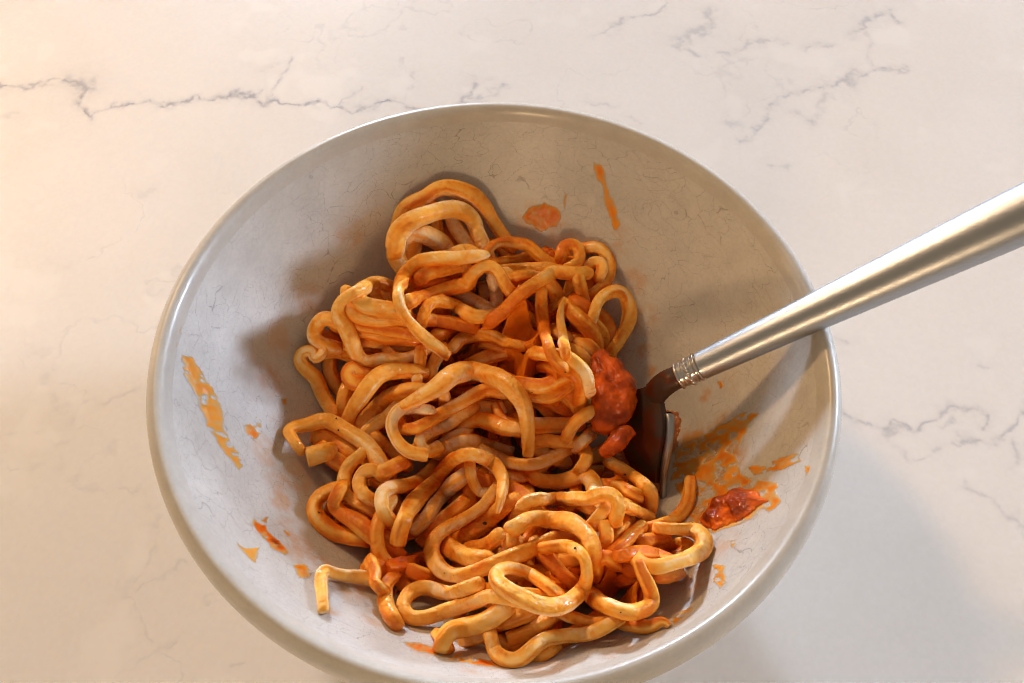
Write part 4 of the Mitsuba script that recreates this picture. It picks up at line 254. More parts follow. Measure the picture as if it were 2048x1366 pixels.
# sauce on the pile: [label, smoothing mm, height mm, redness, outline]
SAUCE = [
["glistening sauce along the left leg of the peaked loop",1.6,0.9,0.54,0,[-245,196,-201,295,-133,335,-112,333,-121,365,-146,280,-182,247,-211,217,-217,190,-271,367]],
["wide band of sauce across the upper middle under the wavy band",1.8,0.9,0.58,0,[-262,368,-201,184,-148,222,-88,230,-35,258,-12,231,49,381,106,283,160,210,171,312,103,114,51,145,10,189,-33,221,-88,217,-126,200,-122,154,-159,185,-198,189]],
["sauce in the crease above the striped bundle",1.8,0.3,0.65,0,[-122,156,-32,196,24,167,-3,188,-70,169,-133,96]],
["small bubbly sauce patch on the striped bundle",1.6,0.7,0.5,0,[8,237,55,191,110,134,67,27,33,167]],
["sauce by the foot of the tall central arch",1.6,0.4,0.65,0,[-41,38,69,-97,73,-5,19,-43,-27,-55]],
["sauce between the pale hook and the lower arch",1.8,0.8,0.61,0,[-218,-196,-163,-196,-132,-148,-133,-178,-156,-182,-193,-181,-233,-242,-245,-231,-268,-250,-227,-218]],
["small sauce patch between two strands at the lower left",1.6,0.7,0.58,0,[-276,-382,-242,-380,-239,-413,-258,-406]],
["dark red sauce left of the big lower bend",2.0,0.5,0.72,0,[-252,-448,-208,-428,-170,-394,-158,-419,-167,-495,-235,-511,-259,-485]],
["red sauce bit at the left tip of the long front loop",1.6,0.8,0.65,0,[-218,-510,-188,-511,-209,-519,-225,-536]],
["small tomato bit under the left tip of the long front loop",1.4,0.8,0.65,0,[-200,-622,-184,-649,-171,-639,-194,-659,-199,-646]],
["wet sauce pooled inside the oval front loop",1.5,0.5,0.58,0,[124,-486,155,-496,176,-522,199,-542,189,-554,142,-589,127,-537,113,-477]],
["brown red sauce pocket inside the broad front right loop",2.0,0.2,0.65,0,[260,-488,323,-511,326,-535,333,-515,304,-534,252,-568,246,-537]],
["streak of sauce lying on the broad front right loop",1.3,0.6,0.5,0,[307,-538,355,-540,348,-621,324,-628]],
["sauce inside the far right loop",1.8,0.2,0.61,0,[341,-435,362,-450,443,-403,446,-415,361,-476,300,-505]],
["sauce strip on top of the straight level strand",1.4,0.7,0.58,0,[144,0,159,-2,212,-15,213,-61,126,95]],
["sauce dab on the outermost lower left loop",1.4,0.6,0.58,0,[-411,-330,-378,-333,-367,-384,-396,-366]],
["sauce behind the long shallow arc at the back",1.6,0.6,0.68,0,[92,570,133,571,176,512,165,477,133,510,110,557]]]
# smears on the bowl: [label, thickness mm, redness, holes, outline]
SMEARS = [
["long orange smear on the left wall of the bowl",0.5,0.2,0.06,[-778,-41,-759,-30,-742,-44,-725,-70,-707,-90,-695,-102,-683,-140,-669,-179,-651,-207,-632,-225,-613,-263,-623,-284,-648,-260,-675,-231,-702,-196,-724,-155,-737,-127,-754,-105,-770,-81]],
["faint orange smear just under the left rim",0.25,0.2,0.55,[-783,49,-798,39,-793,0,-792,-52,-784,-39,-785,10]],
["red sauce streak at the lower left of the bowl wall",0.9,0.75,0.1,[-561,-404,-546,-410,-541,-391,-534,-378,-525,-428,-494,-451,-467,-476,-472,-495,-501,-481,-533,-456,-554,-429]],
["small orange dab at the lower left of the bowl wall",0.5,0.3,0.15,[-568,-502,-544,-508,-520,-491,-517,-520,-512,-547,-530,-538,-548,-524]],
["thin orange streak on the back right wall of the bowl",0.4,0.3,0.0,[249,706,277,694,298,653,324,612,345,568,327,558,302,597,277,649,255,684]],
["round reddish sauce blot on the back wall of the bowl",0.7,0.5,0.0,[48,625,69,641,117,646,157,636,171,614,154,594,106,592,65,605]],
["tiny streak beside the round blot on the back wall",0.25,0.4,0.2,[169,655,181,654,182,627,172,626]],
["broad orange film of sauce on the right wall of the bowl",0.22,0.35,0.35,[498,-72,545,-61,602,-44,660,-34,681,-59,651,-105,624,-145,633,-227,686,-290,678,-356,656,-369,596,-379,547,-384,508,-341,500,-240,479,-163]],
["thick glistening tomato clump on the right wall of the bowl",2.0,0.85,0.0,[520,-329,552,-283,598,-257,643,-288,655,-333,613,-363,549,-374]],
["orange streak at the far right of the bowl wall",0.6,0.4,0.2,[640,-206,691,-213,732,-226,731,-253,693,-253,648,-241]],
["small orange spot near the right rim",0.4,0.35,0.3,[729,-270,741,-276,739,-305,726,-306]],
["small orange fleck cluster at the lower right wall",0.4,0.4,0.45,[522,-479,545,-490,532,-551,514,-565,510,-531]],
["tiny orange fleck at the lower right wall",0.3,0.4,0.2,[567,-419,578,-422,574,-445,563,-443]],
["short thin orange streak near the lower right rim",0.35,0.35,0.2,[405,-637,435,-610,464,-596,451,-620,410,-654]],
["brown sauce trail along the front wall below the rim",0.4,0.6,0.3,[-205,-675,-182,-683,-127,-686,-25,-714,73,-736,41,-753,-44,-739,-144,-713]],
["small brown red spot on the left wall of the bowl",0.4,0.5,0.1,[-586,-9,-574,2,-568,-17,-576,-31]],
["pair of reddish dabs on the shaded left wall",0.3,0.55,0.35,[-642,-139,-629,-115,-625,-95,-611,-102,-606,-141,-618,-171,-632,-168]],
["small red dab near the lower left loop",0.4,0.6,0.1,[-499,-411,-485,-402,-476,-419,-484,-435]],
["thin brown stain behind the lone strand end",0.2,0.5,0.45,[-451,-514,-430,-498,-408,-510,-407,-545,-430,-553]],
["small orange drop on the wall below the fork",0.5,0.45,0.1,[603,89,614,86,617,61,606,59]]]
# lumps of sauce: [label, [x, y, z, radius]]
LUMPS = [["big red lump of chunky tomato sauce left of the fork head",[[310,104,390,31.5],[331,47,390,39.6],[342,9,390,34.6],[319,-41,390,35.4],[295,19,390,40.6],[284,-62,390,32.9],[281,131,390,26.8]]],["small red sauce lump below the big red lump",[[321,-98,385,22.2],[304,-125,385,23.3],[339,-91,385,16.4],[283,-145,385,23.2]]],["red tomato bit in the dark gap at the lower left of the pile",[[-222,-428,300,27.5],[-184,-435,300,25.2],[-250,-405,300,20.7]]]]
FILM = [[427,252,259,34,0.45],[442,192,246,32,0.5],[575,62,342,29,0.45],[74,616,389,79,0.3],[167,580,369,66,0.3],[342,537,411,60,0.25],[-571,-222,381,48,0.25],[-528,-319,385,53,0.35],[-455,-441,408,53,0.35],[-401,-487,402,53,0.4],[-503,-232,316,66,0.3],[-538,-437,485,34,0.3],[590,-166,381,106,0.75],[628,-310,495,82,0.7],[543,-92,311,99,0.8],[517,-318,374,79,0.8],[631,-77,408,53,0.5],[-342,-627,516,34,0.35],[-301,-538,385,48,0.35],[-36,-711,512,66,0.4],[-574,-88,343,53,0.15],[631,75,407,53,0.12],[612,-49,382,53,0.45],[-448,487,442,64,0.26],[-544,291,386,64,0.26],[-605,149,393,64,0.26],[-613,27,382,64,0.26],[-589,-183,387,64,0.26],[-542,-256,366,64,0.26],[-486,-403,405,64,0.26],[-447,-474,428,64,0.26],[-331,-550,416,64,0.26],[-237,-627,454,64,0.26],[-113,-704,513,64,0.26],[-1,-750,569,64,0.26],[146,-748,588,64,0.26],[302,-709,601,64,0.26],[406,-632,571,64,0.26],[489,-521,515,64,0.26],[557,-429,499,64,0.26],[425,331,300,64,0.26],[392,438,350,64,0.26]]
PEPPER = [[256,440,377,5,"tiny dark pepper fleck on the strand inside the outer right arc"],[-428,-58,339,4,"dark pepper fleck on the bent far left strand, upper of two"],[-418,-92,336,5,"dark pepper fleck on the bent far left strand, lower of two"],[-431,-338,364,5,"pepper fleck on the outermost lower left loop"],[-13,-330,319,8,"largest dark pepper fleck, on the brownish slanting strand"],[347,-187,341,5,"pepper fleck on the outer right strand beside the fork"],[326,-64,199,4,"pepper fleck on the knobbly strand at the right"],[195,-500,628,5,"pepper fleck at the top of the oval front loop"],[175,-6,549,5,"pepper fleck at the right end of the striped bundle"],[94,-7,439,4,"pepper fleck on the wide pale strand of the striped bundle"],[94,-7,439,4,"tiny pepper fleck right of the tall central arch"],[-194,379,214,4,"tiny pepper fleck under the wavy pale band"],[-220,-568,447,3,"tiny pepper fleck on the left coil"],[-102,-493,401,3,"tiny pepper fleck at the front left beside the sauce"],[-76,-510,440,3,"tiny pepper fleck at the low left of the big lower bend"],[290,-642,643,3,"tiny pepper fleck on the front right behind the oval loop"]]
# veins of the stone: [half width, strength, polyline]
VEINS = [
[5.5,0.55,[-1977,1488,-1945,1463,-1913,1470,-1863,1495,-1803,1521,-1750,1538,-1708,1527,-1653,1503,-1614,1538]],
[17.4,0.5,[-1699,1527,-1663,1502,-1640,1526]],
[5.1,0.6,[-1655,1494,-1661,1440,-1663,1400,-1629,1380,-1585,1357,-1564,1384,-1478,1419,-1389,1449,-1327,1428,-1254,1444,-1145,1472,-1074,1506,-1033,1492,-970,1464,-909,1441,-850,1434,-778,1460,-702,1467,-642,1452,-603,1443,-549,1474,-493,1491,-454,1482,-403,1456,-315,1435]],
[7.2,0.5,[-1074,1506,-1032,1487,-970,1464,-919,1445]],
[7.0,0.35,[-702,1470,-642,1452]],
[5.2,0.35,[-941,1463,-931,1512,-912,1596,-893,1697]],
[5.1,0.3,[-994,1468,-978,1507]],
[7.4,0.2,[-991,1634,-959,1678]],
[5.0,0.3,[-644,1468,-631,1512,-607,1552]],
[4.1,0.15,[-435,1489,-420,1572,-393,1657]],
[8.0,0.4,[-195,1504,-159,1547,-143,1597]],
[7.0,0.35,[-158,1519,-82,1551,-45,1603]],
[6.9,0.3,[441,1462,469,1437]],
[6.0,0.2,[297,1548,403,1513]],
[5.5,0.3,[330,1899,392,1958,435,2016,551,2067,638,2130]],
[13.2,0.28,[637,1919,676,1886,711,1963,741,1950,785,1983,815,2110]],
[8.6,0.3,[645,1869,683,1901,713,1829]],
[6.6,0.25,[826,1851,912,1901,996,1930,1079,1936,1116,1899]],
[6.7,0.25,[1176,1894,1242,1928,1297,1914]],
[8.2,0.35,[1377,2007,1426,2056,1485,2098,1568,2154,1590,2098]],
[5.7,0.15,[1429,1816,1462,1921,1421,2025]],
[5.4,0.35,[1030,1585,1072,1609,1163,1634,1228,1675,1292,1707,1359,1754,1434,1787,1529,1814,1575,1819]],
[13.0,0.4,[1249,1684,1314,1722,1368,1749]],
[5.1,0.3,[856,1382,906,1411,952,1454,986,1503,1030,1585]],
[7.3,0.2,[1072,1528,1155,1492,1189,1535,1242,1634]],
[14.1,0.2,[827,1494,844,1460]],
[8.2,0.3,[1145,1492,1165,1466]],
[5.9,0.2,[948,1261,1020,1240]],
[5.1,0.4,[1087,233,1115,211,1149,174,1194,162,1245,188,1306,178,1342,205,1380,239,1431,256,1494,253,1529,232,1512,192]],
[7.6,0.35,[1156,174,1201,159,1322,183]],
[6.0,0.3,[1432,220,1398,186]],
[5.3,0.35,[1449,154,1477,138,1520,123,1563,142,1603,179,1640,234,1669,271]],
[5.1,0.2,[1211,125,1242,84,1282,52,1346,64,1383,99,1445,137]],
[5.1,0.25,[1413,-16,1446,-39,1493,-61,1520,-107,1581,-159]],
[7.0,0.25,[1614,128,1608,60]],
[7.0,0.25,[1124,487,1139,480]],
[6.4,0.2,[1565,429,1582,418]],
[4.6,0.16,[-980,-445,-932,-415,-904,-385,-862,-351]],
[6.0,0.2,[-870,-592,-845,-584]],
[6.9,0.15,[-907,-399,-897,-384]],
[3.7,0.12,[-959,-694,-907,-633,-855,-571]],
[4.4,0.15,[-663,-648,-639,-634]],
[4.2,0.14,[-1290,120,-1234,143,-1164,174,-1092,201]],
[8.7,0.16,[-1303,1010,-1248,990]],
[5.4,0.12,[-1918,1305,-1847,1320]]]
FORK = {'A': [0.04933, 0.00318, 0.051], 'B': [0.07919, 0.01125, 0.0706], 'S': [0.04204, 0.0019, 0.042], 'T': [0.0384, -0.0122, 0.0215], 'W': [0.45861, -0.76811, 0.44686]}

RIM_Z, R_IN, Z_IN, POW = 0.066, 0.0800, 0.0065, 2.3


def bowl_z(r):
    return Z_IN + (RIM_Z - 0.001 - Z_IN) * (np.asarray(r) / R_IN) ** POW


def bowl_normal(x, y):
    r = np.maximum(np.hypot(x, y), 1e-6)
    s = (RIM_Z - 0.001 - Z_IN) * POW / R_IN * (r / R_IN) ** (POW - 1)
    n = np.stack([-s * x / r, -s * y / r, np.ones_like(r)], -1)
    return n / np.linalg.norm(n, axis=-1, keepdims=True)


# ------------------------------------------------------------------ materials
def seg_dist(px, py, ax, ay, bx, by):
    ux, uy = bx - ax, by - ay
    l2 = max(ux * ux + uy * uy, 1e-12)
    t = dr.clip(((px - ax) * ux + (py - ay) * uy) / l2, 0, 1)
    return dr.sqrt(dr.square(px - ax - ux * t) + dr.square(py - ay - uy * t))


def stone(p, n, uv):
    x, y = p.x, p.y
    wx = x + 0.0045 * (fbm(x * 230, y * 230, 1.0, 3) - 0.5) + 0.004 * (noise(x * 90, y * 90, 3.0) - 0.5)
    wy = y + 0.0065 * (fbm(x * 230, y * 230, 7.0, 3) - 0.5) + 0.004 * (noise(x * 90, y * 90, 9.0) - 0.5)
    total = mi.Float(0)
    breakup = 0.35 + 1.0 * smoothstep(0.3, 0.7, fbm(x * 330, y * 330, 5.0, 3))
    for hw, s, pts in VEINS:
        q = [(pts[i] * 1e-4, pts[i + 1] * 1e-4) for i in range(0, len(pts), 2)]
        d = mi.Float(1)
        for (ax, ay), (bx, by) in zip(q[:-1], q[1:]):
            d = dr.minimum(d, seg_dist(wx, wy, ax, ay, bx, by))
        w = hw * 1.5e-4
        core = dr.exp(-dr.square(d / (w * 1.15)))
        halo = dr.exp(-dr.square(d / (w * 3.2)))
        total = dr.maximum(total, 0.64 * s * (core * breakup + 0.36 * halo * (0.4 + breakup * 0.6)))
    rg = 1 - dr.abs(2 * fbm(wx * 34 + 3, wy * 34, 8.0, 4) - 1)
    faint = smoothstep(0.955, 1.0, rg) * smoothstep(0.48, 0.72, fbm(x * 16, y * 16, 12.0, 2)) * breakup
    v = dr.clip(dr.maximum(total, 0.09 * faint), 0, 0.85)
    base = mix((0.68, 0.655, 0.625), (0.705, 0.68, 0.652), smoothstep(0.3, 0.7, fbm(x * 22, y * 22, 2.0, 3)))
    base = base * (0.975 + 0.05 * fbm(x * 900, y * 900, 4.0, 2))
    white = smoothstep(0.62, 0.78, fbm(x * 70, y * 70, 6.0, 3))
    base = mix(base, (0.74, 0.72, 0.69), 0.5 * white)
    return mix(base, (0.20, 0.21, 0.26), v)


scene['stone'] = {'type': 'principled', 'base_color': proc(stone), 'roughness': 0.42, 'specular': 0.1}


def cracks(p):
    th = dr.atan2(p.y, p.x)
    a, b = th * 0.062, p.z + dr.sqrt(dr.square(p.x) + dr.square(p.y))
    a1 = a + 0.010 * (fbm(a * 120, b * 120, 1.0, 3) - 0.5)
    b1 = b + 0.010 * (fbm(a * 120, b * 120, 5.0, 3) - 0.5)
    f1, f2, _ = voronoi(a1 * 165, b1 * 200)
    g1, g2, _ = voronoi(a1 * 420 + 7, b1 * 360 + 3)
    big = (1 - smoothstep(0.0, 0.028, f2 - f1)) * smoothstep(0.22, 0.55, noise(a * 90, b * 90, 2.0))
    fine = (1 - smoothstep(0.0, 0.045, g2 - g1)) * smoothstep(0.30, 0.62, noise(a * 140, b * 140, 8.0))
    return dr.maximum(0.75 * big, 0.45 * fine)


def glaze(p, n, uv):
    x, y = p.x, p.y
    base = mix((0.42, 0.40, 0.37), (0.505, 0.485, 0.45), fbm(x * 160, y * 160, p.z * 160, 3))
    base = base * (0.93 + 0.14 * fbm(x * 1500, y * 1500, p.z * 1500, 2))
    c = mix(base, (0.20, 0.17, 0.15), 0.85 * cracks(p))
    f = mi.Float(0)
    for fx, fy, fz, fr, s in FILM:
        d = dr.sqrt(dr.square(x - fx * 1e-4) + dr.square(y - fy * 1e-4) + dr.square(p.z - fz * 1e-4)) / (fr * 1e-4)
        f = dr.maximum(f, s * (1 - smoothstep(0.3, 1.0, d)))
    m = f * smoothstep(0.25, 0.65, fbm(x * 420, y * 420, p.z * 420, 4)) * 1.5
    return mix(c, (0.46, 0.20, 0.035), dr.clip(m, 0, 0.9))


scene['glaze'] = {'type': 'principled', 'base_color': proc(glaze), 'roughness': 0.38, 'specular': 0.4}


def lip_glaze(p, n, uv):
    c = mix((0.40, 0.375, 0.335), (0.47, 0.445, 0.40), fbm(p.x * 200, p.y * 200, p.z * 200, 3))
    return c * (0.95 + 0.1 * fbm(p.x * 1500, p.y * 1500, p.z * 1500, 2))


scene['lip_glaze'] = {'type': 'principled', 'base_color': proc(lip_glaze), 'roughness': 0.36, 'specular': 0.35, 'clearcoat': 0.6, 'clearcoat_gloss': 0.96}


def wet_bump(p, n, uv):
    x, y, z = p.x, p.y, p.z
    wet = smoothstep(0.42, 0.62, fbm(x * 130, y * 130, z * 130, 2))
    return (0.35 + 0.9 * wet) * (0.45 * fbm(x * 600, y * 600, z * 600, 2) + 0.55 * noise(x * 1500, y * 1500, z * 1500))


def wet_rough(p, n, uv):
    return 0.28 + 0.32 * smoothstep(0.35, 0.65, fbm(p.x * 300, p.y * 300, p.z * 300, 3))


def film_weight(p, n, uv):
    x, y, z = p.x, p.y, p.z
    return 0.55 * smoothstep(0.46, 0.70, fbm(x * 850, y * 850, z * 850, 3)) * smoothstep(0.38, 0.60, fbm(x * 170, y * 170, z * 170, 2))


scene['dough'] = {'type': 'bumpmap', 'arbitrary': {**proc(wet_bump, 1.5e-4)}, 'scale': 0.00055,
                  'bsdf': {'type': 'blendbsdf', 'weight': proc(film_weight),
                           'a': {'type': 'principled', 'base_color': {'type': 'mesh_attribute', 'name': 'vertex_color'}, 'roughness': proc(wet_rough), 'specular': 0.28},
                           'b': {'type': 'principled', 'base_color': {'type': 'rgb', 'value': [0.78, 0.25, 0.018]}, 'roughness': 0.13, 'specular': 0.5}}}


def sauce_bump(p, n, uv):
    return 0.6 * fbm(p.x * 500, p.y * 500, p.z * 500, 3) + 0.4 * noise(p.x * 1500, p.y * 1500, p.z * 1500)


scene['wet_sauce'] = {'type': 'bumpmap', 'arbitrary': {**proc(sauce_bump, 1.5e-4)}, 'scale': 0.0011,
                  'bsdf': {'type': 'principled', 'base_color': {'type': 'mesh_attribute', 'name': 'vertex_color'}, 'roughness': 0.12, 'specular': 0.5, 'clearcoat': 0.3, 'clearcoat_gloss': 0.95}}


def smear_bump(p, n, uv):
    return fbm(p.x * 600, p.y * 600, p.z * 600, 3)


scene['smear'] = {'type': 'bumpmap', 'arbitrary': {**proc(smear_bump, 1.5e-4)}, 'scale': 0.00035,
                  'bsdf': {'type': 'principled', 'base_color': {'type': 'mesh_attribute', 'name': 'vertex_color'}, 'roughness': 0.36, 'specular': 0.28}}


def brushed(p, n, uv):
    return 0.29 + 0.20 * noise(p.x * 3500, p.y * 3500, p.z * 3500)


scene['steel'] = {'type': 'principled', 'base_color': {'type': 'rgb', 'value': [0.39, 0.41, 0.44]}, 'metallic': 1.0, 'roughness': proc(brushed)}
scene['polished_steel'] = {'type': 'principled', 'base_color': {'type': 'rgb', 'value': [0.60, 0.58, 0.55]}, 'metallic': 1.0, 'roughness': 0.18}


def sauced(p, n, uv):
    return mix((0.055, 0.034, 0.024), (0.09, 0.020, 0.006), smoothstep(0.4, 0.6, fbm(p.x * 250, p.y * 250, p.z * 250, 3)))


scene['sauced_steel'] = {'type': 'principled', 'base_color': proc(sauced), 'metallic': 0.3, 'roughness': 0.3}
scene['pepper_grain'] = {'type': 'principled', 'base_color': {'type': 'rgb', 'value': [0.035, 0.018, 0.010]}, 'roughness': 0.5}


# ------------------------------------------------------------------ helpers
def numbered(name):
    if name not in labels:
        return name
    k = 1
    while f'{name}_{k:03d}' in labels:
        k += 1
    return f'{name}_{k:03d}'


def thing(name, label, category, group=None):
    key = numbered(name)
    labels[key] = {'label': label, 'category': category}
    if group:
        labels[key]['group'] = group
    return key


def put(key, mesh, bsdf, smooth=True, **more):
    scene[key] = ply(mesh, bsdf, smooth, **more)


def lathe(profile, n=256):
    p = np.asarray(profile, float)
    a = np.arange(n) * 2 * np.pi / n
    v = np.stack([p[:, None, 0] * np.cos(a), p[:, None, 0] * np.sin(a), np.broadcast_to(p[:, None, 1], (len(p), n))], -1).reshape(-1, 3)
    i, j = np.meshgrid(np.arange(len(p) - 1), np.arange(n), indexing='ij')
    q = np.stack([i * n + j, (i + 1) * n + j, (i + 1) * n + (j + 1) % n, i * n + (j + 1) % n], -1).reshape(-1, 4)
    return v, q


def frames(c):
    t = np.gradient(c, axis=0)
    t /= np.linalg.norm(t, axis=1, keepdims=True) + 1e-12
    return t


# ------------------------------------------------------------------ the setting: the stone counter
s = 1.6
slab = trimesh.creation.box(extents=[2 * s, 2 * s, 0.03])
slab.apply_translation([0, 0, -0.015])
put('countertop', slab, 'stone', False)
labels['countertop'] = {'kind': 'structure', 'label': 'white stone countertop with grey blue veins', 'category': 'countertop'}

# ------------------------------------------------------------------ the bowl
bowl = thing('bowl', 'pale grey crackle glazed bowl holding noodles in tomato sauce', 'bowl')
r_in = np.linspace(0.0004, 0.0785, 90)
inner = np.stack([r_in, bowl_z(r_in)], 1)
# wall: inside from the centre outwards, then the outside from below the lip down to the foot
put(bowl + '__inner_wall', lathe(inner[::1]), 'glaze')
lip = np.array([[0.0785, bowl_z(0.0785)], [0.0791, 0.0637], [0.0798, 0.0650], [0.0805, 0.0658], [0.0812, 0.0662], [0.0820, 0.0662], [0.0828, 0.0658], [0.0836, 0.0650],
                [0.0842, 0.0639], [0.0845, 0.0626], [0.0846, 0.0612], [0.0844, 0.0600], [0.0838, 0.0592]])
cs = CubicSpline(np.arange(len(lip)), lip)
put(bowl + '__rim', lathe(cs(np.linspace(0, len(lip) - 1, 60))), 'lip_glaze')
outer = np.array([[0.0838, 0.0592], [0.0832, 0.0578], [0.0816, 0.0540], [0.0770, 0.0455], [0.0710, 0.0350], [0.0620, 0.0230], [0.0520, 0.0130], [0.0420, 0.0070], [0.0385, 0.0050]])
cs = CubicSpline(np.arange(len(outer)), outer)
put(bowl + '__outer_wall', lathe(cs(np.linspace(0, len(outer) - 1, 60))), 'lip_glaze')
put(bowl + '__foot', lathe([[0.0385, 0.0050], [0.0380, 0.0012], [0.0374, 0.0004], [0.0350, 0.0004], [0.0345, 0.0030], [0.0002, 0.0040]]), 'lip_glaze', 40)

# ------------------------------------------------------------------ the noodles
PALE, ORANGE, DEEP, RED = np.array([0.88, 0.69, 0.43]), np.array([0.86, 0.47, 0.10]), np.array([0.83, 0.33, 0.028]), np.array([0.68, 0.16, 0.010])


def sauce_colour(s):
    s = np.clip(s, 0, 1)[..., None]
    c = np.where(s < 0.4, PALE + (ORANGE - PALE) * s / 0.4, np.where(s < 0.75, ORANGE + (DEEP - ORANGE) * (s - 0.4) / 0.35, DEEP + (RED - DEEP) * (s - 0.75) / 0.25))
    return c


GRID, HALF = 0.0004, 0.082
NG = int(2 * HALF / GRID) + 1
AX = (np.arange(NG) - NG // 2) * GRID
GX, GY = np.meshgrid(AX, AX)
TOP = bowl_z(np.minimum(np.hypot(GX, GY), 0.0785))
EYE = np.array(CAM['origin'])


def stamp(c, r):
    for (x, y, z), rad in zip(c, r):
        k = int(rad / GRID) + 1
        i0, j0 = int(round(y / GRID)) + NG // 2, int(round(x / GRID)) + NG // 2
        ys, xs = slice(max(i0 - k, 0), i0 + k + 1), slice(max(j0 - k, 0), j0 + k + 1)
        d2 = (GX[ys, xs] - x) ** 2 + (GY[ys, xs] - y) ** 2
        h = np.where(d2 < rad * rad, z + np.sqrt(np.maximum(rad * rad - d2, 0)), -1)
        TOP[ys, xs] = np.maximum(TOP[ys, xs], h)


def strand(row, sauce, k):
    g = np.random.default_rng(1000 + k)
    a = np.array(row, float).reshape(-1, 4)
    c, r = a[:, :3] * 1e-4, a[:, 3] * 1e-5
    l = np.r_[0, np.cumsum(np.linalg.norm(np.diff(c, axis=0), axis=1))]
    n = max(12, int(l[-1] / 0.0006))
    u = np.linspace(0, l[-1], n)
    c, r = CubicSpline(l, c)(u), np.interp(u, l, r)
    # small wobble of the dough
    c = c + 0.00022 * (np.stack([meshkit.noise(np.stack([u * 160, u * 0 + k, u * 0 + j], -1), 3) for j in range(3)], -1) - 0.5)
    stamp(c[::2], r[::2])
    t = frames(c)
    # keep one broad face roughly upward, with a slow twist
    ref = np.array([0.0, -0.35, 0.94])
    b = np.cross(t, ref)
    weak = np.linalg.norm(b, axis=1) < 0.25
    for i in range(n):
        if weak[i] and i:
            b[i] = b[i - 1] - t[i] * (b[i - 1] @ t[i])
    b /= np.linalg.norm(b, axis=1, keepdims=True) + 1e-12
    for i in range(1, n):
        if b[i] @ b[i - 1] < 0:
            b[i] *= -1
    b = gaussian_filter(b, (3, 0), mode='nearest')
    b -= t * (b * t).sum(1, keepdims=True)
    b /= np.linalg.norm(b, axis=1, keepdims=True) + 1e-12
    nn = np.cross(t, b)
    tw = 1.7 * (meshkit.fbm(np.stack([u * 45, u * 0 + k * 3.7, u * 0], -1), 2, 5) - 0.5) + g.uniform(-0.3, 0.3)
    e1, e2 = b * np.cos(tw)[:, None] + nn * np.sin(tw)[:, None], nn * np.cos(tw)[:, None] - b * np.sin(tw)[:, None]
    m = 20
    ang = np.arange(m) * 2 * np.pi / m
    p = g.uniform(2.3, 3.1)
    sx, sy = np.sign(np.cos(ang)) * np.abs(np.cos(ang)) ** (2 / p), np.sign(np.sin(ang)) * np.abs(np.sin(ang)) ** (2 / p)
    dip = 1 - 0.035 * np.cos(2 * ang) ** 4
    sx, sy = sx * dip, sy * dip
    flat = g.uniform(0.80, 1.0)
    end = np.ones(n)
    cut = int(0.0011 / 0.0006) + 1
    for i in range(cut):
        f = 0.78 + 0.22 * math.sqrt((i + 0.5) / cut)
        end[i] = min(end[i], f)
        end[-1 - i] = min(end[-1 - i], f)
    wid = r * end * (1 + 0.30 * (meshkit.noise(np.stack([u * 90, u * 0 + k, u * 0 + 9], -1), 8) - 0.5))
    v = c[:, None] + wid[:, None, None] * (sx[None, :, None] * e1[:, None] + flat * sy[None, :, None] * e2[:, None])
    # lengthwise seams and dents
    q = np.stack([np.broadcast_to(u[:, None] * 55, (n, m)), np.broadcast_to(np.cos(ang) * 1.9 + k, (n, m)), np.broadcast_to(np.sin(ang) * 1.9, (n, m))], -1)
    q2 = np.stack([np.broadcast_to(u[:, None] * 380, (n, m)), np.broadcast_to(np.cos(ang) * 4.5 + k, (n, m)), np.broadcast_to(np.sin(ang) * 4.5, (n, m))], -1)
    dent = 0.22 * (meshkit.fbm(q, 2, 21) - 0.5) + 0.08 * (meshkit.noise(q2, 31) - 0.5)
    v = v + (v - c[:, None]) * dent[..., None]
    verts = np.vstack([v.reshape(-1, 3), c[:1] - t[:1] * 0.0001, c[-1:] + t[-1:] * 0.0001])
    i, j = np.meshgrid(np.arange(n - 1), np.arange(m), indexing='ij')
    quad = np.stack([i * m + j, i * m + (j + 1) % m, (i + 1) * m + (j + 1) % m, (i + 1) * m + j], -1).reshape(-1, 4)
    f = np.vstack([quad[:, [0, 1, 2]], quad[:, [0, 2, 3]]])
    j = np.arange(m)
    f = np.vstack([f, np.stack([j * 0 + n * m, (j + 1) % m, j], 1), np.stack([j * 0 + n * m + 1, (n - 1) * m + j, (n - 1) * m + (j + 1) % m], 1)])
    # sauce coat: patches along and across the strand
    qa = np.vstack([q.reshape(-1, 3), q[0, :1], q[-1, :1]]) * [1.0, 0.75, 0.75]
    w1 = meshkit.fbm(qa + k * 0.37, 2, 41)
    w2 = meshkit.fbm(verts * 330 + k * 0.11, 3, 51)
    w3 = meshkit.fbm(verts * 1300, 2, 61)
    sv = 0.09 + sauce * 1.0 + 1.6 * (w1 - 0.5) + 0.55 * (w2 - 0.5) + 0.45 * (w3 - 0.5) + 0.42 * coat_at(verts)
    col = sauce_colour(sv)
    return (verts, f), col


COAT = np.zeros((NG, NG))
for _, _, _, red, _, outline in SAUCE:
    inside = shapely.contains_xy(shapely.Polygon(np.array(outline).reshape(-1, 2) * 1e-4).buffer(0.0022), GX, GY)
    COAT = np.maximum(COAT, inside * 1.0)
COAT = gaussian_filter(COAT, 0.0018 / GRID)


def coat_at(v):
    i, j = np.clip((v[:, 1] / GRID + NG // 2).astype(int), 0, NG - 1), np.clip((v[:, 0] / GRID + NG // 2).astype(int), 0, NG - 1)
    return COAT[i, j]


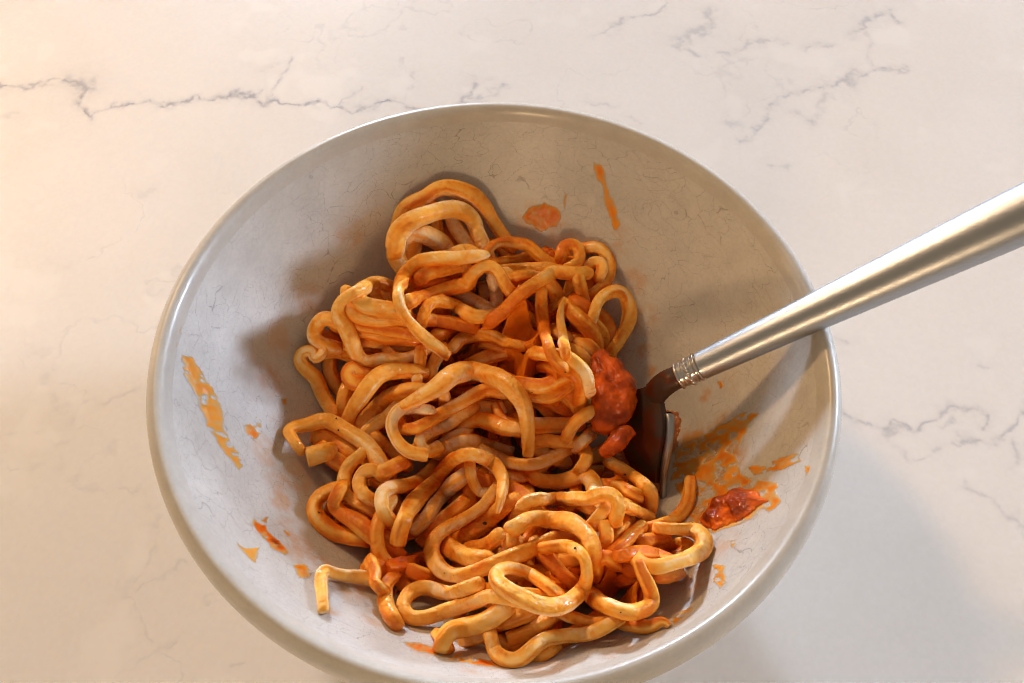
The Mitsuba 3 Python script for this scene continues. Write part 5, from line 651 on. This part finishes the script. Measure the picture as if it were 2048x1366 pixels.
for k, (lab, sauce, row) in enumerate(NOODLES):
    if lab == 'MID':
        key = thing('noodle', 'short length of noodle tucked between the larger loops of the pile', 'noodle', 'short lengths between the larger loops')
    elif lab is None:
        key = thing('noodle', 'sauce coated noodle buried in the pile, showing only through gaps', 'noodle', 'noodles buried deep in the pile')
    else:
        key = thing('noodle', lab, 'noodle', 'noodles of the pile in the bowl')
    mesh, col = strand(row, sauce, k)
    put(key, mesh, 'dough', True, color=col)


# ------------------------------------------------------------------ sauce
def sheet(outline, top, bottom_drop, edge, red, seed, holes=0.0, normal=None, base=None, thick=0.0, dome=0.0, fade=0.0, low=None):
    """A lump of sauce over an outline: its upper surface a grid of points, its underside a little deeper, closed at the edge."""
    poly = shapely.Polygon(np.array(outline).reshape(-1, 2) * 1e-4).buffer(0)
    x0, y0, x1, y1 = poly.bounds
    h = 0.00022
    nx, ny = int((x1 - x0) / h) + 8, int((y1 - y0) / h) + 8
    xs, ys = x0 - 4 * h + np.arange(nx) * h, y0 - 4 * h + np.arange(ny) * h
    X, Y = np.meshgrid(xs, ys)
    amp = 0.0011 if thick < 0.001 else 0.0024
    wob = amp * (meshkit.fbm(np.stack([X * 500, Y * 500, X * 0 + seed], -1), 3, 3) - 0.5), amp * (meshkit.fbm(np.stack([X * 500, Y * 500, X * 0 + seed + 9], -1), 3, 4) - 0.5)
    inside = shapely.contains_xy(poly, X + wob[0], Y + wob[1])
    if holes > 0:
        inside &= meshkit.fbm(np.stack([X * 750, Y * 750, X * 0 + seed], -1), 3, 7) > 0.25 + 0.5 * holes
    d = distance_transform_edt(inside) * h
    lump = meshkit.fbm(np.stack([X * 330, Y * 330, X * 0 + seed * 2], -1), 3, 13)
    prof = np.clip(d / edge, 0, 1) ** (0.5 if base is None else 0.9)
    if base is None:
        Z = top(X, Y)
        up = Z + 0.0016 * (lump - 0.5) - (1 - prof) * 0.0014
        if low is not None:
            w = np.clip(d / 0.0022, 0, 1)
            w = w * w * (3 - 2 * w)
            up = up * w + (low(X, Y) - 0.0004) * (1 - w)
        if dome:
            up = up + dome * (np.sqrt(np.clip(d / 0.0045, 0, 1)) * (0.6 + 0.8 * lump) - 0.35)
        P, Q = np.stack([X, Y, up], -1), np.stack([X, Y, np.minimum(up - 0.0004, Z - bottom_drop)], -1)
        body = 0.5 + 0 * d
        thin = np.clip(1 - d / fade, 0, 1) * 0.7 if fade else 0 * d
    else:
        N = normal(X, Y)
        hgt = thick * prof * (0.35 + 1.3 * lump)
        B = np.stack([X, Y, base(X, Y)], -1)
        P, Q = B + N * (0.00003 + hgt)[..., None], B - N * 0.0002
        body = np.clip(hgt / max(thick, 1e-9), 0, 1)
        thin = np.clip(np.clip(1.0 - d / 0.0006, 0, 1) * (thick < 0.001) + np.clip(1 - hgt / 0.00007, 0, 1) * 0.4 + (1.1 * (meshkit.fbm(np.stack([X * 700, Y * 700, X * 0 + seed], -1), 3, 23) - 0.45) if thick < 0.001 else 0), 0, 1)
    idx = -np.ones(X.shape, int)
    cell = inside[:-1, :-1] & inside[1:, :-1] & inside[:-1, 1:] & inside[1:, 1:]
    used = np.zeros(X.shape, bool)
    for a, b in ((0, 0), (1, 0), (0, 1), (1, 1)):
        used[a:used.shape[0] - 1 + a, b:used.shape[1] - 1 + b] |= cell
    idx[used] = np.arange(used.sum())
    i, j = np.nonzero(cell)
    q = np.stack([idx[i, j], idx[i, j + 1], idx[i + 1, j + 1], idx[i + 1, j]], 1)
    nv = int(used.sum())
    tri = np.vstack([q[:, [0, 1, 2]], q[:, [0, 2, 3]]])
    both = np.vstack([tri, tri[:, ::-1] + nv])
    e = np.vstack([tri[:, [0, 1]], tri[:, [1, 2]], tri[:, [2, 0]]])
    code = np.sort(e, 1) @ [nv + 1, 1]
    _, inv, cnt = np.unique(code, return_inverse=True, return_counts=True)
    e = e[cnt[inv.ravel()] == 1]
    wall = np.vstack([np.stack([e[:, 1], e[:, 0], e[:, 0] + nv], 1), np.stack([e[:, 1], e[:, 0] + nv, e[:, 1] + nv], 1)])
    verts = np.vstack([P[used], Q[used]])
    tint = red + 0.5 * (meshkit.fbm(verts * 260, 3, 17) - 0.5) + 0.35 * (np.r_[body[used], body[used]] - 0.5) * (base is not None)
    th = np.r_[thin[used], thin[used]][:, None]
    c = sauce_tint(tint) * (0.82 if base is not None and thick < 0.001 else 1.0)
    if base is None:
        c = c * (1 - th) + np.array([0.40, 0.15, 0.02]) * th
    else:                                                       # a thin film takes on the colour of the glaze under it
        a, b = np.clip(th * 2, 0, 1), np.clip(th * 2 - 1, 0, 1)
        c = (c * (1 - a) + np.array([0.50, 0.30, 0.09]) * a) * (1 - b) + np.array([0.42, 0.395, 0.35]) * b
    return (verts, np.vstack([both, wall])), c


S_FILM, S_ORANGE, S_RED, S_DARK = np.array([0.66, 0.36, 0.08]), np.array([0.82, 0.29, 0.015]), np.array([0.70, 0.11, 0.004]), np.array([0.26, 0.030, 0.003])


def sauce_tint(t):
    t = np.clip(t, 0, 1)[..., None]
    return np.where(t < 0.35, S_FILM + (S_ORANGE - S_FILM) * t / 0.35, np.where(t < 0.8, S_ORANGE + (S_RED - S_ORANGE) * (t - 0.35) / 0.45, S_RED + (S_DARK - S_RED) * (t - 0.8) / 0.2))


def sampler(H):
    from scipy.ndimage import map_coordinates
    return lambda X, Y: map_coordinates(H, [Y / GRID + NG // 2, X / GRID + NG // 2], order=1, mode='nearest')


LOW = gaussian_filter(minimum_filter(TOP, 9), 3)
for n, (lab, sg, off, red, dome, outline) in enumerate(SAUCE):
    key = thing('tomato_sauce', lab, 'sauce', 'patches of sauce on the noodles')
    s = sg * 1e-3 / GRID
    H = 0.5 * gaussian_filter(TOP, s) + 0.5 * gaussian_filter(maximum_filter(TOP, 7), s) + (off - 0.15) * 1e-3
    mesh, col = sheet(outline, sampler(H), 0.003, 0.0012, red, n * 3 + 1, dome=dome * 1e-3, low=sampler(LOW))
    put(key, mesh, 'wet_sauce', True, color=col)

import manifold3d as m3
for n, (lab, balls) in enumerate(LUMPS):
    key = thing('tomato_sauce', lab, 'sauce', 'patches of sauce on the noodles')
    ball = [m3.Manifold.sphere(r * 0.1, 32).translate([x * 0.1, y * 0.1, z * 0.1]) for x, y, z, r in balls]
    body = ball[0]
    for i in range(len(ball) - 1):
        body += (ball[i] + ball[i + 1]).hull()
    mm = body.refine_to_length(0.5).to_mesh()
    tm = trimesh.Trimesh(mm.vert_properties[:, :3] * 1e-3, mm.tri_verts)
    tm.merge_vertices()
    trimesh.smoothing.filter_laplacian(tm, lamb=0.6, iterations=14)
    v = np.array(tm.vertices)
    v = v + np.array(tm.vertex_normals) * (0.0022 * (meshkit.fbm(v * 260 + n, 3, 5) - 0.5) + 0.0005 * (meshkit.noise(v * 1100, 6) - 0.5))[:, None]
    col = sauce_tint(0.88 + 0.5 * (meshkit.fbm(v * 330, 3, 17) - 0.5))
    put(key, (v, np.array(tm.faces)), 'smear', True, color=col)

# the sauce that has run together at the bottom of the bowl
pool = thing('sauce_pool', 'dark red tomato sauce pooled at the bottom of the bowl around the fork', 'sauce')
LEVEL = 0.0272
pa = np.radians(np.linspace(-42, 6, 40))
edge_r = R_IN * ((LEVEL - Z_IN) / (RIM_Z - 0.001 - Z_IN)) ** (1 / POW)
wave = 1 + 0.10 * (meshkit.noise(np.stack([np.cos(pa) * 9, np.sin(pa) * 9, pa * 0 + 4], -1), 3) - 0.5)
fan = np.stack([np.cos(pa), np.sin(pa)], 1)
ring = np.vstack([fan * (edge_r * wave)[:, None], fan[::-1] * 0.033])
mesh, col = sheet((ring * 1e4).ravel(), lambda X, Y: np.maximum(LEVEL, bowl_z(np.hypot(X, Y)) + 0.0004) + 0.0008 * (meshkit.fbm(np.stack([X * 180, Y * 180, X * 0], -1), 3, 2) - 0.5), 0.003, 0.0015, 1.1, 77, fade=0.0045)
put(pool, mesh, 'wet_sauce', True, color=col)

for n, (lab, th, red, holes, outline) in enumerate(SMEARS):
    key = thing('sauce_smear', lab, 'sauce smear', 'sauce smears on the bowl wall')
    mesh, col = sheet(outline, None, 0, 0.0010 + th * 6e-4, red, 100 + n * 5, holes * 0.5, bowl_normal, lambda X, Y: bowl_z(np.hypot(X, Y)), th * (0.28 if th < 1 else 1) * 1e-3)
    put(key, mesh, 'smear' if th < 1 else 'wet_sauce', True, color=col)

for n, (x, y, z, w, lab) in enumerate(PEPPER):
    key = thing('pepper_fleck', lab, 'pepper fleck', 'pepper flecks on the noodles')
    m = trimesh.creation.icosphere(2, w * 0.5e-4 * 1.25)
    m.vertices = m.vertices * [1, 0.8, 0.6] * (0.75 + 0.5 * meshkit.noise(m.vertices * 4000 + n * 7.3, 3))[:, None] + np.array([x, y, z]) * 1e-4 + (EYE - np.array([x, y, z]) * 1e-4) * 0.0012
    put(key, m, 'pepper_grain', True)

# ------------------------------------------------------------------ the fork
fork = thing('fork', 'brushed steel fork leaning on the bowl rim, its head sunk in the sauce', 'fork')
A, B, S0, TIP, W0 = (np.array(FORK[k]) for k in ('A', 'B', 'S', 'T', 'W'))
ax = (B - A) / np.linalg.norm(B - A)
side = np.cross([0, 0, 1.0], ax)
side /= np.linalg.norm(side)
over = np.cross(ax, side)


def loft(rings):
    """Rings of equal length joined, ends closed."""
    r = np.asarray(rings)
    n, m = r.shape[:2]
    v = np.vstack([r.reshape(-1, 3), r[0].mean(0)[None], r[-1].mean(0)[None]])
    i, j = np.meshgrid(np.arange(n - 1), np.arange(m), indexing='ij')
    q = np.stack([i * m + j, i * m + (j + 1) % m, (i + 1) * m + (j + 1) % m, (i + 1) * m + j], -1).reshape(-1, 4)
    f = np.vstack([q[:, [0, 1, 2]], q[:, [0, 2, 3]]])
    k = np.arange(m)
    f = np.vstack([f, np.stack([k * 0 + n * m, (k + 1) % m, k], 1), np.stack([k * 0 + n * m + 1, (n - 1) * m + k, (n - 1) * m + (k + 1) % m], 1)])
    return v, f


def oval(c, a, b, e1=None, e2=None, p=2.3, m=40):
    e1, e2 = (side if e1 is None else e1), (over if e2 is None else e2)
    t = np.arange(m) * 2 * np.pi / m
    x, y = np.sign(np.cos(t)) * np.abs(np.cos(t)) ** (2 / p), np.sign(np.sin(t)) * np.abs(np.sin(t)) ** (2 / p)
    return c + a * x[:, None] * e1 + b * y[:, None] * e2


u = np.linspace(0, 1, 70)
hl = 0.128
hx = np.array([0, .02, .05, .15, .25, .4, .6, .8, .93, .98, 1.0])
ha = np.interp(u, hx, np.array([3.6, 3.75, 3.9, 4.3, 4.8, 5.6, 6.7, 7.3, 7.1, 5.8, 3.0]) * 1e-3)
hb = np.interp(u, hx, np.array([3.3, 3.4, 3.6, 4.0, 4.3, 4.9, 5.8, 6.3, 6.0, 4.8, 2.2]) * 1e-3)
start = A + ax * 0.004
put(fork + '__handle', loft([oval(start + ax * hl * x - over * 0.0015 * x * x, a, b, None, None, 2.05) for x, a, b in zip(u, gaussian_filter(ha, 1.5), gaussian_filter(hb, 1.5))]), 'steel', 50)
# the collar: a short sleeve with raised rings and a row of beads
put(fork + '__collar', loft([oval(A + ax * x, 0.00325, 0.0030) for x in np.linspace(-0.0025, 0.0042, 8)]), 'polished_steel', 50)
labels[fork + '__collar'] = {'label': 'ringed collar between handle and head'}
key = fork + '__collar__ring'
for n, (x, rr, ww) in enumerate(((-0.0022, .0037, .0005), (-0.0008, .0036, .00035), (0.0022, .0037, .00035), (0.0032, .0039, .00045))):
    put(key + (f'_{n:03d}' if n else ''), loft([oval(A + ax * (x + ww * math.sin(t)), rr - .0006 + .0006 * math.cos(t), rr - .0009 + .0006 * math.cos(t)) for t in np.linspace(-1.5, 1.5, 9)]), 'polished_steel', 60)
for n in range(14):
    t = n * 2 * math.pi / 14
    m = trimesh.creation.icosphere(2, 0.00075)
    m.apply_translation(A + ax * 0.0007 + 0.00325 * math.cos(t) * side + 0.0030 * math.sin(t) * over)
    put(fork + '__collar__bead' + (f'_{n:03d}' if n else ''), m, 'polished_steel', True)
# neck: from the collar bending down into the head
h0 = (TIP - S0) / np.linalg.norm(TIP - S0)
W = W0 - h0 * (W0 @ h0)
W /= np.linalg.norm(W)
NF = np.cross(W, h0)
N0 = A - ax * 0.0024
path = CubicSpline([0, 0.55, 1.0], np.stack([N0, N0 * 0.45 + S0 * 0.55 - ax * 0.0012, S0 + h0 * 0.003]), bc_type=((1, -ax * 0.012), (1, h0 * 0.012)))
us = np.linspace(0, 1, 24)
rings = []
for x in us:
    e1 = side * (1 - x) + W * x * np.sign(W @ side)
    d = path(x, 1)
    d /= np.linalg.norm(d)
    e1 -= d * (e1 @ d)
    e1 /= np.linalg.norm(e1)
    e2 = np.cross(d, e1)
    rings.append(oval(path(x), 0.0030 + 0.0012 * x, 0.0026 - 0.0012 * x, e1, e2))
put(fork + '__neck', loft(rings), 'sauced_steel', 60)
# head: a shallow dished plate that widens from the neck, then four tines
HW, PL, LT = 0.0118, 0.021, np.linalg.norm(TIP - S0) + 0.004


def dish(w, l):
    """A point of the head's middle surface, w across, l along."""
    return S0 + W * w + h0 * l + NF * (0.0022 * (w / HW) ** 2 - 0.0035 * math.sin(math.pi * min(max(l / LT, 0), 1)))




def half_width(l):
    x = min(1.0, max(0.0, l / 0.0085))
    return 0.0030 + (HW - 0.0030) * (1 - math.exp(-max(l, 0) / 0.0055))


rings = []
for l in np.linspace(-0.001, PL, 30):
    half = half_width(l)
    t = np.linspace(-1, 1, 17)
    top = np.array([dish(x * half, l) + NF * 0.0008 for x in t])
    bot = np.array([dish(x * half, l) - NF * 0.0008 for x in t[::-1]])
    rings.append(np.vstack([top, bot]))
put(fork + '__head', loft(rings), 'sauced_steel', 40)
labels[fork + '__head'] = {'label': 'dark sauce covered fork head'}
for n in range(4):
    rings = []
    l0 = PL - 0.002 if n < 3 else 0.0025
    l1 = LT if n < 3 else LT + 0.004
    for l in np.linspace(l0, l1, 24):
        x = (l - l0) / (l1 - l0)
        w0 = -HW + 0.0016 + n * (2 * HW - 0.0032) / 3 if n < 3 else half_width(min(l, 0.0085)) - 0.0006 + 0.0004 * x
        mid = dish(w0, l) if n < 3 else dish(half_width(l), l)
        rings.append(oval(mid + (NF * 0.0012 + W * 0.0010 if n == 3 else 0), 0.0011 * (1 - 0.2 * x), 0.0019 * (1 - 0.45 * x) if n < 3 else 0.0011 * (1 - 0.3 * x), NF, W, 2.6, 20))
    put(fork + '__tine' + (f'_{n:03d}' if n else ''), loft(rings), 'steel' if n == 3 else 'sauced_steel', 50)
labels[fork + '__tine_003'] = {'label': 'bright outer edge of the fork head'}
